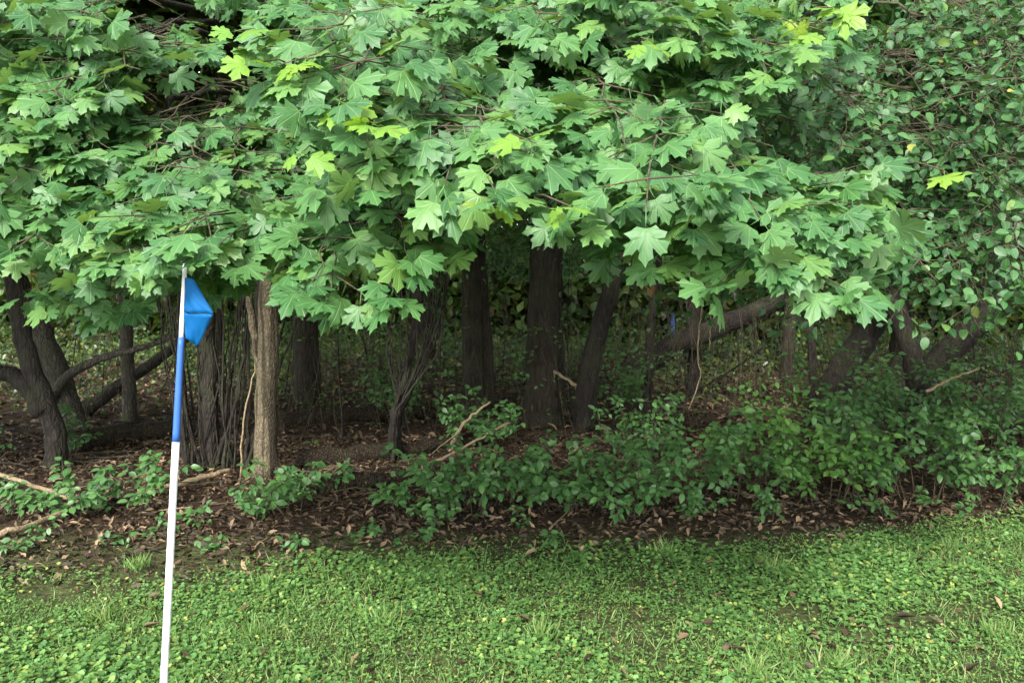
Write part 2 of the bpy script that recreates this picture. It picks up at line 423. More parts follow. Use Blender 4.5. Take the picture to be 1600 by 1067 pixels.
ME_SHRUB = [mesh_from('shrub_leaf', *t[:2], M['shrub'], t[2]) for t in SHV]
ME_SHRUB_B = [mesh_from('shrub_leaf_bright', *t[:2], M['shrub_bright'], t[2]) for t in SHV]
QUAD = (np.array([(0, 0, 0), (.32, .45, .06), (0, 1, -.12), (-.32, .45, .06)], float), np.array([(0, 1, 2), (0, 2, 3)]), np.array([(0, 0), (.3, .5), (0, 1), (-.3, .5)], float))

# ------------------------------------------------------------------ foliage tiers: sprays of leaves along hanging boughs
class Foliage:
    def __init__(s): s.pos = []; s.R = []; s.sc = []; s.var = []; s.young = []; s.tw = Geo(); s.sec = []
    def arrays(s):
        return np.array(s.pos), np.array(s.R), np.array(s.sc), np.array(s.var), np.array(s.young, bool)

def add_leaf(fo, rng, node, side, fwd, size, out, young, up_w=0.72, out_w=0.5, jit=0.36, pet=0.5, down=0.55, nvar=NV):
    nrm = unit(np.array((0, 0, up_w)) + out * out_w + rng.normal(0, jit, 3))
    tip = side * 0.75 + fwd * 0.45 + np.array((0, 0, -down)) + out * 0.25 + rng.normal(0, 0.22, 3)
    Rm = frames(nrm, tip)
    p = node + Rm[:, 1] * size * pet - Rm[:, 2] * size * 0.1
    fo.pos.append(p); fo.R.append(Rm); fo.sc.append(size); fo.var.append(rng.integers(nvar)); fo.young.append(young)

def maple_spray(fo, rng, root, tip, halfw, size, young_tip=0.25, sparse=1.0):
    d = tip - root; L = np.linalg.norm(d); fwd = d / L
    out = unit(np.array((fwd[0] * 0.5, min(fwd[1], -0.3), 0)))
    n = max(4, int(L / (size * .66))); t = np.linspace(0, 1, n + 1)
    P = root + d * t[:, None]; P[:, 2] += 0.10 * L * np.sin(math.pi * t)
    P[1:-1] += rng.normal(0, 0.012, (n - 1, 3))
    fo.tw.tube(P, np.linspace(0.0065, 0.002, n + 1), 4, cap=False)
    side0 = unit(np.cross(fwd, (0, 0, 1)))
    yt = rng.random() < young_tip
    for i in range(1, n + 1):
        tt = t[i]
        for sg in (-1, 1):
            if i % 2 == 0 and tt < 0.93 and rng.random() < 0.9:
                ln = halfw * (1.05 - 0.65 * tt) * rng.uniform(0.5, 1.1)
                e = P[i] + side0 * sg * ln + fwd * ln * 0.55 + np.array((0, 0, -0.12 * ln + rng.normal(0, .03)))
                m = max(2, int(ln / (size * .78))); Q = P[i] + (e - P[i]) * np.linspace(0, 1, m + 1)[:, None]
                fo.tw.tube(Q, np.linspace(0.0035, 0.0014, m + 1), 3, cap=False)
                f2 = unit(e - P[i]); s2 = unit(np.cross(f2, (0, 0, 1)))
                for j in range(1, m + 1):
                    for sg2 in (-1, 1):
                        if rng.random() < 0.72 * sparse:
                            add_leaf(fo, rng, Q[j], s2 * sg2, f2, size * rng.uniform(0.7, 1.12), out, False)
                add_leaf(fo, rng, e, f2 * 0.2, f2, size * rng.uniform(0.75, 1.1), out, False)
            elif rng.random() < 0.8 * sparse:
                y = yt and tt > 0.86
                add_leaf(fo, rng, P[i], side0 * sg, fwd, size * rng.uniform(0.75, 1.12) * (0.75 if y else 1), out, y)
    add_leaf(fo, rng, P[-1], fwd * 0.2, fwd, size * rng.uniform(0.7, 1.0) * (0.7 if yt else 1), out, yt)

def oval_spray(fo, rng, root, tip, halfw, size, sparse=1.0):
    d = tip - root; L = np.linalg.norm(d); fwd = d / L
    out = unit(np.array((fwd[0] * 0.4, -0.8, 0)))
    n = max(5, int(L / 0.05)); t = np.linspace(0, 1, n + 1)
    P = root + d * t[:, None]; P[:, 2] += 0.12 * L * np.sin(math.pi * t)
    P[1:-1] += rng.normal(0, 0.012, (n - 1, 3))
    fo.tw.tube(P, np.linspace(0.0042, 0.0013, n + 1), 4, cap=False)
    side0 = unit(np.cross(fwd, (0, 0, 1)))
    for i in range(1, n + 1):
        sg = 1 if i % 2 else -1
        if i % 2 == 0 and t[i] < .95:
            for sg in (-1, 1):
                ln = halfw * (1.1 - 0.5 * t[i]) * rng.uniform(0.3, 1.1)
                e = P[i] + side0 * sg * ln + fwd * ln * 0.5 + rng.normal(0, 0.05, 3) + np.array((0, 0, -.25 * ln))
                m = max(2, int(ln / 0.026)); Q = P[i] + (e - P[i]) * np.linspace(0, 1, m + 1)[:, None]
                fo.tw.tube(Q, np.linspace(0.0028, 0.001, m + 1), 3, cap=False)
                f2 = unit(e - P[i]); s2 = unit(np.cross(f2, (0, 0, 1)))
                for j in range(1, m + 1):
                    if rng.random() < 0.95 * sparse:
                        add_leaf(fo, rng, Q[j], s2 * (1 if j % 2 else -1), f2, size * rng.uniform(0.6, 1.15), out, False, 0.6, 0.5, 0.42, 0.22, 0.35, 5)
        elif rng.random() < sparse:
            add_leaf(fo, rng, P[i], side0 * sg, fwd, size * rng.uniform(0.7, 1.15), out, False, 0.6, 0.5, 0.42, 0.22, 0.35, 5)

def tier(fo, rng, pts, kind='maple', step=0.155, back=(0.75, 1.1), up=(0.28, 0.5), halfw=0.26, size=0.091, young=0.02, sparse=1.0, jit=0.08):
    """sprays hang forward from a side bough; pts = the front lower edge as (px, py, depth)"""
    P = np.array([at(*q) for q in pts])
    seg = np.linalg.norm(np.diff(P, axis=0), axis=1); s = np.concatenate([[0], np.cumsum(seg)])
    n = max(2, int(s[-1] / step)); roots = []
    trim = min(0.16, s[-1] * .2) if kind == 'maple' else 0.05
    for u in np.linspace(trim, s[-1] - trim, n):
        tip = np.array([np.interp(u, s, P[:, c]) for c in range(3)]) + rng.normal(0, jit, 3) * (1, 1, 0.55) + np.array((0, 0, size * (.62 if kind == 'maple' else .3)))
        root = tip + np.array((rng.uniform(-0.3, 0.3), rng.uniform(*back), rng.uniform(*up)))
        roots.append(root)
        (maple_spray if kind == 'maple' else oval_spray)(fo, rng, root, tip, halfw, size, *((young, sparse) if kind == 'maple' else (sparse,)))
    roots = np.array(roots)
    fo.sec.append(roots[np.argsort(roots[:, 0])])

def boughs(fo, trunk_pt_fn, n_each=1):
    """side boughs along the spray roots, tied to the trunk by limbs; returns limb polylines with radii"""
    limbs = []
    for roots in fo.sec:
        sm = roots.copy()
        for _ in range(2): sm[1:-1] = (sm[:-2] + sm[1:-1] * 2 + sm[2:]) / 4
        for a, b in zip(sm, roots): fo.tw.tube(np.array([a, (a + b) / 2 + (0, 0, .01), b]), [0.007, .0065, .006], 4, cap=False)
        fo.tw.tube(curve(sm, max(6, len(sm) * 2), .012), 0.008, 5)
        mid = sm[len(sm) // 2]
        t0 = trunk_pt_fn(mid)
        d = mid - t0
        limbs.append(curve([t0, t0 + d * 0.3 + np.array((0, 0, 0.25)), t0 + d * 0.7 + np.array((0, 0, 0.22)), mid], 14, 0.02))
    return limbs

FOL = {}
rng = np.random.default_rng(5)
fo = FOL['left'] = Foliage()
tier(fo, rng, [(-120, 50, 3.0), (80, 75, 2.9), (190, 70, 3.1)])
tier(fo, rng, [(-120, 140, 2.9), (60, 175, 2.8), (150, 160, 2.8), (230, 190, 2.9)])
tier(fo, rng, [(-120, 240, 2.8), (80, 255, 2.7), (200, 245, 2.7), (300, 205, 2.8)])
tier(fo, rng, [(-120, 330, 2.7), (100, 330, 2.6), (250, 300, 2.6), (400, 310, 2.8), (480, 330, 3.0)])
tier(fo, rng, [(-120, 420, 2.6), (60, 432, 2.45), (150, 440, 2.4), (240, 425, 2.28), (330, 438, 2.3), (420, 420, 2.6)], young=0.02)
tier(fo, rng, [(-120, 478, 3.3), (150, 485, 3.2), (300, 478, 3.1), (430, 488, 3.2)], young=0)
tier(fo, rng, [(390, 180, 3.7), (450, 210, 3.6), (540, 260, 3.5)], young=0)
tier(fo, rng, [(380, 290, 3.3), (470, 310, 3.2), (560, 330, 3.2)], young=0)
tier(fo, rng, [(-120, 290, 3.0), (60, 300, 2.9), (200, 280, 2.9), (330, 280, 3.0)], young=0)
tier(fo, rng, [(-120, 370, 2.8), (60, 375, 2.7), (200, 370, 2.7), (330, 370, 2.8), (440, 365, 3.0)], young=0)
tier(fo, rng, [(-120, 95, 3.2), (60, 110, 3.1), (170, 115, 3.1)], young=0)
fo = FOL['centre'] = Foliage()
tier(fo, rng, [(300, 40, 3.7), (450, 60, 3.6), (600, 80, 3.5), (760, 100, 3.5)], young=0)
tier(fo, rng, [(520, 170, 3.2), (650, 190, 3.0), (760, 170, 3.0), (880, 190, 3.0)], young=0.02)
tier(fo, rng, [(500, 400, 3.0), (560, 390, 2.9), (640, 380, 2.9)], young=0)
tier(fo, rng, [(480, 190, 2.3), (560, 210, 2.3), (650, 250, 2.3), (800, 250, 2.3), (1000, 270, 2.2), (1080, 300, 2.3)], young=0.02)
tier(fo, rng, [(400, 110, 2.25), (450, 160, 2.15), (520, 230, 2.1), (570, 290, 2.0), (660, 335, 2.0), (780, 345, 1.95), (890, 350, 1.95)], young=0.02, jit=.05)
tier(fo, rng, [(850, 350, 1.95), (960, 365, 1.95), (1060, 385, 2.0), (1150, 385, 2.05), (1260, 380, 2.1)], young=0.02, jit=.05)
tier(fo, rng, [(450, 485, 2.4), (520, 508, 2.2), (575, 500, 2.2), (640, 445, 2.2), (720, 470, 2.1)], young=0.02, jit=.05)
tier(fo, rng, [(600, 260, 2.6), (720, 290, 2.5), (850, 290, 2.5), (980, 310, 2.4)], young=0)
tier(fo, rng, [(640, 120, 2.8), (760, 140, 2.7), (880, 120, 2.7)], young=0)
tier(fo, rng, [(440, 400, 2.6), (520, 420, 2.5), (620, 400, 2.5)], young=0)
fo = FOL['right'] = Foliage()
tier(fo, rng, [(700, 50, 2.9), (850, 40, 2.8), (1000, 55, 2.6), (1150, 70, 2.5), (1290, 90, 2.5)], young=0.02)
tier(fo, rng, [(820, 150, 2.8), (920, 150, 2.7), (1020, 170, 2.6), (1090, 210, 2.5)], young=0.02)
tier(fo, rng, [(1040, 110, 2.5), (1150, 120, 2.4), (1250, 160, 2.35), (1320, 150, 2.4)], young=0.02)
tier(fo, rng, [(1080, 330, 2.5), (1180, 340, 2.4), (1280, 325, 2.4), (1345, 305, 2.4)], young=0.02, up=(.08, .2), jit=.05)
tier(fo, rng, [(1000, 420, 2.3), (1110, 440, 2.2), (1220, 462, 2.1), (1290, 490, 2.1), (1350, 480, 2.2)], up=(.12, .3), young=0.02, jit=.05)
tier(fo, rng, [(1180, 390, 2.2), (1270, 385, 2.2), (1355, 372, 2.25)], up=(.12, .3), young=0.02, jit=.05)
for px, py, d_, kx in ((372, 48, 2.1, 'left'), (400, 98, 2.1, 'left'), (478, 92, 2.1, 'left'), (530, 158, 2.05, 'centre'), (470, 240, 2.0, 'left'), (585, 192, 2.0, 'centre'), (830, 212, 2.0, 'centre'),
                       (760, 318, 1.9, 'centre'), (890, 322, 1.9, 'centre'), (1010, 62, 2.2, 'right'), (1300, 12, 2.2, 'right'), (1475, 266, 2.3, 'right')):
    nd = at(px, py, d_); b0 = nd + np.array((rng.normal(0, .05), .22, .05)); f_y = FOL[kx]
    f_y.tw.tube(np.array([b0, (b0 + nd) / 2 + (0, 0, .015), nd]), [.003, .0025, .002], 4)
    for sg in (-1, 1, -.4, .4)[:2 + rng.integers(3)]:
        add_leaf(f_y, rng, nd, np.array((sg, 0, 0)), np.array((0, -.6, 0)), rng.uniform(.045, .085), np.array((0, -1., 0)), True, .8, .35, .35, .35, .25)
for px, py, d_ in ((268, 360, 2.2), (300, 356, 2.18), (284, 368, 2.2), (335, 388, 2.22), (245, 378, 2.22), (330, 370, 2.22)):      # leaves over the top of the pole
    nd = at(px, py, d_); b0 = nd + np.array((rng.normal(0, .05), .3, .08)); FOL['left'].tw.tube(np.array([b0, (b0 + nd) / 2 + (0, 0, .015), nd]), [.003, .0025, .002], 4)
    add_leaf(FOL['left'], rng, nd, np.array((rng.normal(0, .4), 0, 0)), np.array((0, -.5, 0)), rng.uniform(.085, .105), np.array((0, -1., 0)), False, .7, .5, .15, .2, .6)
fo = FOL['buck'] = Foliage()
BK = dict(kind='oval', size=0.050, halfw=0.26, step=0.085, back=(0.4, 0.75), up=(0.25, 0.5), jit=.12)
tier(fo, rng, [(1330, 50, 3.5), (1450, 70, 3.4), (1600, 60, 3.3), (1720, 70, 3.2)], **BK)
tier(fo, rng, [(1060, 170, 3.2), (1200, 180, 3.1), (1350, 170, 3.1)], **BK)
tier(fo, rng, [(1470, 150, 3.3), (1560, 150, 3.2), (1720, 170, 3.1)], **BK)
tier(fo, rng, [(1060, 260, 3.1), (1200, 260, 3.0), (1350, 245, 3.0), (1430, 230, 3.2)], **BK)
tier(fo, rng, [(1440, 280, 3.2), (1560, 270, 3.1), (1720, 280, 3.0)], **BK)
tier(fo, rng, [(1480, 370, 3.1), (1570, 380, 3.0), (1720, 390, 3.0)], **BK)
tier(fo, rng, [(1040, 440, 3.2), (1120, 455, 3.0), (1200, 480, 2.9), (1260, 485, 2.9)], **BK)
tier(fo, rng, [(1310, 430, 3.1), (1400, 450, 3.0), (1470, 490, 2.9), (1540, 480, 2.9)], **BK)
tier(fo, rng, [(1430, 485, 3.1), (1520, 500, 3.0), (1600, 505, 3.0), (1720, 510, 3.0)], **BK)
tier(fo, rng, [(1400, 120, 3.5), (1520, 110, 3.4), (1720, 120, 3.3)], **BK)
tier(fo, rng, [(1430, 210, 3.4), (1540, 220, 3.3), (1720, 220, 3.2)], **BK)
tier(fo, rng, [(1400, 340, 3.4), (1520, 330, 3.3), (1720, 330, 3.2)], **BK)
tier(fo, rng, [(1420, 430, 3.2), (1560, 440, 3.1), (1720, 450, 3.0)], **BK)
tier(fo, rng, [(1080, 220, 3.3), (1200, 225, 3.2), (1340, 215, 3.2)], **BK)
tier(fo, rng, [(1330, 300, 3.3), (1450, 300, 3.2), (1580, 310, 3.0), (1720, 300, 3.0)], **BK)
tier(fo, rng, [(1300, 460, 3.3), (1420, 480, 3.2), (1540, 495, 3.2), (1720, 500, 3.2)], **BK)
BK2 = dict(BK, step=0.14)
tier(fo, rng, [(1060, 350, 4.6), (1250, 370, 4.5), (1450, 400, 4.4), (1720, 430, 4.3)], **BK2)
tier(fo, rng, [(1100, 120, 4.8), (1300, 100, 4.7), (1500, 120, 4.6), (1720, 120, 4.5)], **BK2)
tier(fo, rng, [(1200, 230, 4.7), (1350, 280, 4.6), (1550, 240, 4.5), (1720, 260, 4.4)], **BK2)

# openings between the boughs at upper left, and above the right bough
def thin(f, rects, dmin):
    u, v, d = proj(np.array(f.pos)); k_ = np.ones(len(u), bool)
    for (x0, y0, x1, y1) in rects:
        k_ &= ~((((u - (x0 + x1) / 2) / ((x1 - x0) / 2)) ** 2 + ((v - (y0 + y1) / 2) / ((y1 - y0) / 2)) ** 2 < 1) & (d > dmin) & (rng.random(len(u)) < .93))
    for a_ in ('pos', 'R', 'sc', 'var', 'young'): setattr(f, a_, [q for q, w_ in zip(getattr(f, a_), k_) if w_])
for kx in ('left', 'centre', 'right'):
    thin(FOL[kx], [(190, 85, 400, 190), (170, -30, 300, 55), (255, 205, 345, 260), (1330, 60, 1460, 150)], 1.0)
thin(FOL['buck'], [(1375, 70, 1440, 140), (1410, 150, 1470, 215)], 3.0)
# which leaves show: coarse z-buffer over all hanging foliage
def visible_counts():
    allp = []
    for kx, f in FOL.items():
        pos, R, sc, var, yg = f.arrays()
        c = pos + R[:, :, 1] * (sc * 0.4)[:, None]
        u, v, d = proj(c)
        allp += [(d[i], u[i] / 4, v[i] / 4, 0.36 * sc[i] * F / d[i] / 4, kx, i) for i in range(len(pos))]
    allp.sort(key=lambda q: -q[0])
    buf = np.full((267, 400), -1, int)
    for n_, (d, u, v, r, kx, i) in enumerate(allp):
        if d < .2: continue
        x0, x1 = max(0, int(u - r)), min(400, int(u + r) + 1); y0, y1 = max(0, int(v - r * .75)), min(267, int(v + r * .75) + 1)
        if x0 < x1 and y0 < y1: buf[y0:y1, x0:x1] = n_
    cnt = np.bincount(buf[buf >= 0], minlength=len(allp))
    out = {kx: np.zeros(len(f.pos)) for kx, f in FOL.items()}
    for n_, q in enumerate(allp): out[q[4]][q[5]] = cnt[n_]
    return out
VIS = visible_counts()

def ridged(nr, amp, seed=0, lump=0.05):
    ph = seed * 1.7
    def f(th, s):
        return 1 + amp * (0.6 * np.abs(np.sin(nr * th / 2 + 0.35 * np.sin(3.1 * s + ph) + ph)) + 0.4 * np.sin((nr + 5) * th + 2.0 * np.sin(1.3 * s))) + lump * np.sin(2 * th + 1.3 * s + ph) + lump * .7 * np.sin(3 * th - 2.1 * s) + 0.35 * np.exp(-s / 0.14) * (1 + 0.5 * np.sin(5 * th + ph))
    return f

def tree_trunk(root, base, pts, r0, r1, mat, seg=20, ridge=None, name='trunk', n=26):
    ge = Geo(); P = curve(pts, n, 0.008)
    ge.tube(P, np.linspace(r0, r1, n) , seg, ridge)
    return part(name, ge.mesh(name, mat, base), root)

def px_pts(lst):  # list of (px,py,d)
    return [at(*q) for q in lst]

def finish_tree(key, root, base, trunk_fn, limb_mat, me_leaf, tmpl_lo, mat_leaf, twig_mat, limb_r=0.035, me_young=None, mat_young=None):
    f = FOL[key]
    for P in boughs(f, trunk_fn):
        ge = Geo(); ge.tube(P, np.linspace(limb_r, 0.011, len(P)), 8, ridged(5, .06, len(P)))
        part('branch', ge.mesh('branch', limb_mat, base), root)
    part('twigs', f.tw.mesh('twigs', twig_mat, base), root, stuff=True)
    pos, R, sc, var, yg = f.arrays(); vis = VIS[key]
    order = np.argsort(-vis); top = order[:300]; rest = order[300:]
    for grp, meshes in ((top[~yg[top]], me_leaf), (top[yg[top]], me_young)):
        if len(grp): leaf_parts(root, base, meshes, pos[grp], R[grp], sc[grp], var[grp])
    ge = Geo()
    for v in range(len(tmpl_lo)):
        m = rest[(var[rest] == v) & ~yg[rest]]; ge.leaves(tmpl_lo[v], pos[m], R[m], sc[m])
    part('foliage', ge.mesh('foliage', mat_leaf, base), root, stuff=True)
    if mat_young is not None and yg[rest].any():
        ge = Geo()
        for v in range(len(tmpl_lo)):
            m = rest[(var[rest] == v) & yg[rest]]; ge.leaves(tmpl_lo[v], pos[m], R[m], sc[m])
        part('young_foliage', ge.mesh('young_foliage', mat_young, base), root, stuff=True)

GAPS = [(gnd(1235, 605), 2.8), (gnd(190, 600), 3.0), (gnd(70, 575), 3.2)]      # openings in the canopy that let the sun reach the floor
SDIR = np.array(sd)
def gap_mask(pos):
    k_ = np.ones(len(pos), bool)
    for g_, r_ in GAPS:
        v_ = pos - g_; k_ &= np.linalg.norm(v_ - (v_ @ SDIR)[:, None] * SDIR, axis=1) > r_
    return k_ | (pos[:, 2] < 3.4)
def crown(root, base, centre, rad, n, size, mat, rng, name='crown', tmpl=QUAD, clumps=40, flat=0.4, zmin=1.9):
    """leaves gathered in clumps through an ellipsoid"""
    centre = np.asarray(centre, float); rad = np.asarray(rad, float)
    cc = unit(rng.normal(0, 1, (clumps, 3))) * (rng.random((clumps, 1)) ** 0.4)
    pick = rng.integers(clumps, size=n)
    n = int(n); pos = centre + (cc[pick] + rng.normal(0, 0.17, (n, 3))) * rad
    pos[:, 2] = np.maximum(pos[:, 2], zmin + 0.3 * rng.random(n)) if centre[2] > 3 else pos[:, 2]
    pos = pos[gap_mask(pos)]; n = len(pos)
    nrm = unit(np.array((0, -0.25, flat + .3)) + rng.normal(0, 0.45, (n, 3))); tip = rng.normal(0, 1, (n, 3)) + np.array((0, 0, -.5))
    ge = Geo(); ge.leaves(tmpl, pos, frames(nrm, tip), size * 1.35 * rng.uniform(0.6, 1.2, n))
    return part(name, ge.mesh(name, mat, base), root, stuff=True)

# --- pale tree at the left, bearing the left boughs
base = gnd(415, 750); D = base[1]
root = thing('maple_tree', 'pale streaked slender tree trunk right of the flag, with low maple boughs at left', 'tree', base)
P0 = [base + (0, 0, -.05), at(416, 640, D), at(420, 520, D), at(425, 420, D), at(440, 200, D), at(470, -100, D), at(490, -500, D + .3), at(500, -900, D + .5)]
tree_trunk(root, base, P0, 0.098, 0.065, M['bark_pale'], 32, ridged(13, .035, 1, .03))
tree_trunk(root, base, [at(412, 610, D + .02), at(402, 560, D + .02), at(394, 500, D + .05), at(385, 420, D + .1), at(350, 200, D + .3), at(320, -100, D + .4)], 0.038, 0.025, M['bark_pale'], 12, ridged(4, .06, 3), 'side_stem')
tp = at(430, 330, D)
finish_tree('left', root, base, lambda m: np.array((at(425, 420, D)[0], D, max(2.1, min(4.0, m[2] + 0.5)))), M['bark_dark'], ME_MAPLE, MT_LO, M['maple'], M['twig'], 0.035, ME_YOUNG, M['maple_young'])
crown(root, base, base + (0.2, 0.8, 6.2), (3.0, 2.4, 2.6), 9000, 0.16, M['wood_leaf'], rng)
crown(root, base, np.array((-2.6, 5.3, 4.6)), (2.6, 1.3, 1.5), 3600, 0.12, M['maple'], rng, 'shade_foliage', MT_LO[2], 30, zmin=2.9)  # leaf mass added between boughs and crown to block sun from the wood

# --- big ridged tree in the centre, bearing the central boughs
base = gnd(848, 665); D = base[1]
root = thing('maple_tree', 'thick dark ridged tree trunk in the middle, with the bright central maple boughs', 'tree', base)
P0 = [base + (0, 0, -.1), at(848, 600, D), at(851, 500, D), at(853, 400, D), at(850, 200, D), at(845, -100, D), at(850, -500, D), at(850, -800, D)]
tree_trunk(root, base, P0, 0.225, 0.16, M['bark_brown'], 64, ridged(26, .085, 2), n=60)
finish_tree('centre', root, base, lambda m: np.array((base[0], D - .1, max(2.6, m[2] + 0.7))), M['bark_dark'], ME_MAPLE, MT_LO, M['maple'], M['twig'], 0.05, ME_YOUNG, M['maple_young'])
crown(root, base, base + (0, -0.5, 7.2), (4.2, 3.4, 3.2), 15000, 0.17, M['wood_leaf'], rng)
crown(root, base, np.array((0.0, 5.2, 4.6)), (2.4, 1.4, 1.5), 3400, 0.12, M['maple'], rng, 'shade_foliage', MT_LO[4], 30, zmin=2.9)  # added leaf mass, keeps sun off the trunks behind

# --- leaning dark tree right of it, bearing the upper right boughs
base = gnd(912, 672); D = base[1]
root = thing('maple_tree', 'dark trunk leaning right beside the thick middle trunk, with maple boughs above', 'tree', base)
P0 = [base + (0, 0, -.1), at(918, 600, D), at(935, 520, D), at(958, 440, D), at(985, 360, D), at(1020, 200, D), at(1080, -100, D), at(1130, -500, D)]
tree_trunk(root, base, P0, 0.125, 0.08, M['bark_dark'], 30, ridged(10, .08, 5), n=40)
finish_tree('right', root, base, lambda m: np.array((at(1010, 230, D)[0], D - .1, max(2.6, m[2] + 0.5))), M['bark_dark'], ME_MAPLE, MT_LO, M['maple'], M['twig'], 0.045, ME_YOUNG, M['maple_young'])
crown(root, base, base + (2.0, -0.3, 6.6), (3.4, 2.8, 2.8), 11000, 0.17, M['wood_leaf'], rng)
crown(root, base, np.array((1.9, 5.2, 4.6)), (1.8, 1.4, 1.5), 2600, 0.12, M['maple'], rng, 'shade_foliage', MT_LO[5], 30, zmin=2.9)  # added leaf mass above the right boughs, shades the wood

# --- glossy-leaved tree at the right
base = gnd(1425, 690); D = base[1]
root = thing('buckthorn_tree', 'thick trunk leaning right at the right side, under small glossy oval leaves', 'tree', base)
P0 = [base + (0, 0, -.1), at(1440, 600, D), at(1490, 540, D), at(1540, 490, D), at(1580, 420, D), at(1600, 250, D), at(1590, 0, D), at(1560, -300, D)]
tree_trunk(root, base, P0, 0.16, 0.08, M['bark_dark'], 24, ridged(8, .08, 6), n=36)
tree_trunk(root, base, [at(1440, 610, D), at(1420, 540, D + .1), at(1400, 470, D + .2), at(1390, 300, D + .2), at(1395, 150, D), at(1385, -100, D), at(1380, -300, D)], 0.12, 0.07, M['bark_dark'], 16, ridged(6, .06, 7), 'side_stem')
finish_tree('buck', root, base, lambda m: np.array((at(1400, 300, D)[0] if m[0] < 2.2 else at(1595, 250, D)[0], D, max(2.0, m[2] + 0.3))), M['bark_dark'], ME_BUCK, OV_LO, M['buck'], M['twig'], 0.018)
crown(root, base, base + (0.3, 0.2, 5.0), (2.6, 2.2, 2.2), 16000, 0.09, M['wood_leaf'], rng)
crown(root, base, np.array((3.6, 5.2, 3.7)), (2.1, 1.2, 2.1), 20000, 0.062, M['buck'], rng, 'shade_foliage', OV_LO[1], 60, zmin=1.75)  # added leaf mass, blocks sun and sky at the right

# ------------------------------------------------------------------ the other trees of the wood
LM = [(60, 'black crooked trunk'), (200, 'slim grey trunk'), (335, 'black many-stemmed clump'), (415, 'pale streaked trunk'), (480, 'dim brown trunk behind the pale one'), (640, 'bundle of thin dark stems'), (742, 'broad brown trunk'), (850, 'thick ridged middle trunk'),
      (940, 'leaning middle trunk'), (1018, 'thin trunk with orange leaves'), (1120, 'slanting black trunk'), (1270, 'thin black upright trunk'), (1335, 'thick leaning trunk at right'), (1485, 'rightmost leaning trunk'), (1590, 'right edge of the picture')]
def wood_tree(name, label, base, pts, r0, r1, mat, cr=None, ridge=None, seg=18, stems=(), group=None, csize=0.17, cn=9000, limbs=(), low=1300):
    root = thing(name, label, 'tree', base, group)
    tree_trunk(root, base, [base + (0, 0, -.1)] + pts, r0, r1, mat, seg, ridge or ridged(7, .07, r0 * 40), n=30)
    for s in stems:
        tree_trunk(root, base, s[0], s[1], s[2], mat, 10, ridged(4, .05, s[1] * 90), 'stem', n=16)
    for s in limbs:
        tree_trunk(root, base, s[0], s[1], s[2], mat, 10, ridged(4, .05, s[1] * 90), 'branch', n=18)
    if low: crown(root, base, base + np.array((rng.normal(0, .3), -.4, 2.75)), (1.4, .9, .7), low, .055, M['shrub'], rng, 'low_foliage', OV_LO[2], 26, zmin=1.55)
    if cr is not None: crown(root, base, base + np.array(cr[0]), cr[1], cn, csize, M['wood_leaf'], rng)
    return root

b = gnd(120, 700); D = b[1]
wood_tree('leaning_tree', 'grey furrowed trunk leaning left at the left edge', b, px_pts([(108, 640, D), (72, 540, D), (38, 470, D), (0, 380, D), (-60, 200, D), (-130, -150, D)]), 0.14, 0.09, M['bark_grey'], ((-1.2, 0.2, 6), (2.6, 2.4, 2.4)), ridged(9, .07, 1), 22,
          limbs=[(px_pts([(70, 628, D - .2), (110, 585, D - .3), (160, 558, D - .3), (215, 545, D - .2), (285, 520, D)]), .05, .025)])
b = gnd(85, 735); D = b[1]
wood_tree('crooked_tree', 'black crooked trunk with a limb off to the left, before the grey leaning trunk', b, px_pts([(88, 690, D), (72, 630, D), (48, 570, D), (30, 500, D), (25, 420, D), (10, 200, D), (0, -200, D)]), 0.09, 0.07, M['bark_dark'], ((-1.0, -0.2, 5.4), (2.2, 2.0, 2.0)), None, 18,
          limbs=[(px_pts([(70, 640, D), (45, 605, D), (0, 580, D), (-80, 560, D)]), .085, .06)], cn=7000)
b = gnd(202, 662); D = b[1]
wood_tree('slim_tree', 'slim grey trunk behind the flag pole on its left', b, px_pts([(200, 600, D), (197, 520, D), (190, 440, D), (180, 200, D), (170, -100, D)]), 0.085, 0.05, M['bark_grey'], ((-0.3, 0.4, 6.5), (2.4, 2.0, 2.3)), None, 14)
b = gnd(332, 728); D = b[1]
st = []
for i in range(30):
    x0 = 288 + 98 * rng.random(); x1 = x0 + rng.normal(0, 26) + (x0 - 338) * .5
    st.append(([gnd(x0, 728 + rng.uniform(-14, 14)) - (0, 0, .05)] + px_pts([((x0 + x1) / 2 + rng.normal(0, 6), 610, D + rng.uniform(-.2, .3)), (x1, 480, D + rng.uniform(-.3, .4)), (x1 + rng.normal(0, 30), 300, D + rng.uniform(-.4, .5))]), rng.uniform(.006, .022), .006))
wood_tree('multi_stemmed_tree', 'black many-stemmed clump just right of the blue flag', b, px_pts([(328, 640, D), (326, 560, D), (320, 460, D), (300, 250, D), (288, 0, D), (280, -250, D)]), 0.075, 0.06, M['bark_dark'], ((-0.4, 0.6, 6), (2.4, 2.2, 2.4)), ridged(13, .05, 8), 24, st)
b = gnd(480, 628); D = b[1]
wood_tree('dim_tree', 'dim brown trunk between the pale tree and the thin dark clump', b, px_pts([(480, 580, D), (476, 500, D), (472, 400, D), (470, 100, D), (470, -150, D)]), 0.20, 0.15, M['bark_brown'], ((0, 0.8, 7), (3, 3, 2.8)), ridged(14, .08, 3), 36)
b = gnd(612, 715); D = b[1]
st = []
for i in range(14):
    x0 = 606 + 26 * rng.random(); x1 = 645 + rng.normal(0, 32)
    st.append(([gnd(x0, 714 + rng.uniform(-7, 7)) - (0, 0, .05)] + px_pts([(x0 + 8, 640, D + rng.uniform(-.2, .2)), (x1, 530, D + rng.uniform(-.3, .3)), (x1 + rng.normal(10, 25), 350, D + rng.uniform(-.4, .4))]), rng.uniform(.008, .02), .006))
